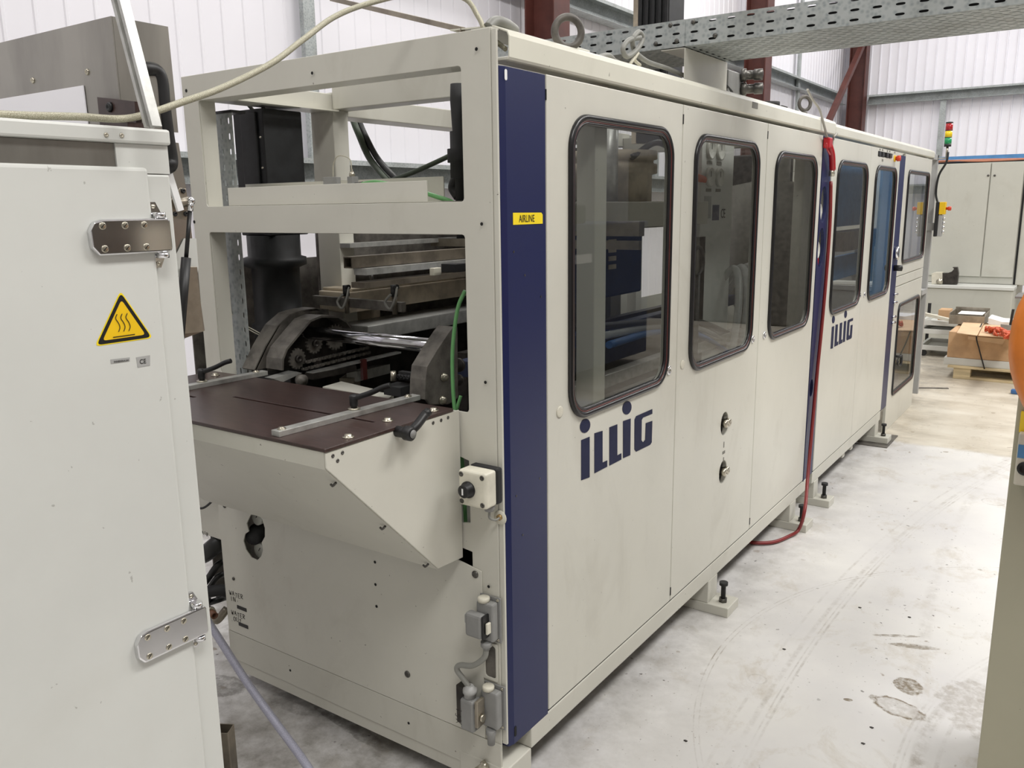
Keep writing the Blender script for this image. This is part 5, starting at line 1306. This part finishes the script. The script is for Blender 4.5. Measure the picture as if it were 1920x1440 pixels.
flap([(1834, 630), (1846, 606), (1905, 612), (1905, 634)], zc + .015, 'cardboard_light')
P = [at(px, py, y=yp + .02) for px, py in [(1815, 630), (1888, 636), (1880, 646), (1815, 636)]]
G().prism(P, (0, .006, 0)).build('flap', 'cardboard_light', CB)
P = [at(px, py, y=yp + .015) for px, py in [(1886, 636), (1905, 640), (1902, 655), (1880, 648)]]
G().prism(P, (0, .004, 0)).build('flap', 'cardboard', CB)
sp_ = [at(1841, 607, y=yp + .3), at(1831, 630, y=yp + .012), at(1836, 655, y=yp + .010), at(1846, 692, y=yp - .012)]
o = G().tube(sp_, .006, 6, 4).build('black_strap', 'black'); tag(o, 'black strap tied around the cardboard box and pallet', 'strap')
a, b = at(1786, 600, y=7.75), at(1853, 583, y=7.75)
ST = thing('steel_tray', ((a.x + b.x) / 2, 7.75, zc), 'grey steel tray with white lining tilted behind the cardboard box', 'tray')
g = G(); g.box(a.x, b.x, 7.5, 7.505, zc + .02, zc + .10); g.box(a.x, b.x, 7.9, 7.905, zc + .02, zc + .14); g.box(a.x, a.x + .005, 7.505, 7.9, zc + .02, zc + .12); g.box(b.x - .005, b.x, 7.505, 7.9, zc + .02, zc + .12); g.box(a.x, b.x, 7.505, 7.9, zc + .012, zc + .0195)
g.build('tray_walls', 'steel_dull', ST, bevel=.001)
B('paper_lining', 'white_sheet', ST, a.x + .06, b.x - .03, 7.6, 7.85, zc + .10, zc + .105)
mesh_pts = []
g = G()
for k in range(16):
    c = at(1858 + 4.0 * random.random() + k * 2.6, 617 + k * .8 + 4 * random.random(), z=zc + .05)
    g.tube([c + V(random.uniform(-.05, .05), random.uniform(-.05, .05), random.uniform(-.02, .03)) for _ in range(6)], .010, 6, 4)
o = g.build('orange_netting', 'hose_orange'); tag(o, 'crumpled bundle of orange netting on top of the cardboard box', 'netting')
o = G().prism([at(px, py, y=7.55) for px, py in [(1853, 596), (1880, 604), (1915, 605), (1915, 616), (1853, 608)]], (0, .3, 0)).build('white_paper', 'white_sheet'); tag(o, 'bright white paper sheet behind the orange netting', 'paper')
o = G().bar(at(1894, 612, y=7.45), at(1900, 580, y=7.45), .05, .02).build('black_bar', 'black_soft'); tag(o, 'short black bar sticking up beside the orange netting', 'bar')
o = G().prism([at(px, py, y=7.2) for px, py in [(1876, 608), (1915, 613), (1915, 628), (1876, 620)]], (0, .02, 0)).build('grey_sheet', 'grey_plastic'); tag(o, 'small grey sheet metal offcut leaning over the netting', 'metal sheet')
c = at(1905, 739, z=0); o = G().box(c.x - .04, c.x + .06, c.y - .02, c.y + .03, 0.0, .04).build('blue_wheel_chock', 'hose_blue', bevel=.01); tag(o, 'small blue block on the floor below the orange drum', 'block')
a, b = at(1716, 727, z=.003), at(1778, 728, z=.003); o = G().bar(a, b, .03, .006).build('floor_strip', 'dark_cast'); tag(o, 'thin dark strip lying flat on the floor beyond the machine', 'metal strip')
# crumbs of swarf on the painted floor
for i, (px, py) in enumerate(((1612, 1140), (1705, 1158), (1470, 1248 - 30), (1634, 1365), (1618, 1395), (1285, 1390))):
    c = at(px, py, z=.0)
    o = G().prism([c + V(-.006, 0, 0), c + V(.003, -.003, 0), c + V(.006, .003, 0), c + V(-.002, .004, 0)], (0, 0, .003)).build('swarf_chip', 'dark_iron')
    tag(o, 'tiny dark chip of debris on the painted floor', 'debris', 'tiny debris chips on the floor')
for o in bpy.data.objects:
    if '_org' in o.keys(): del o['_org']
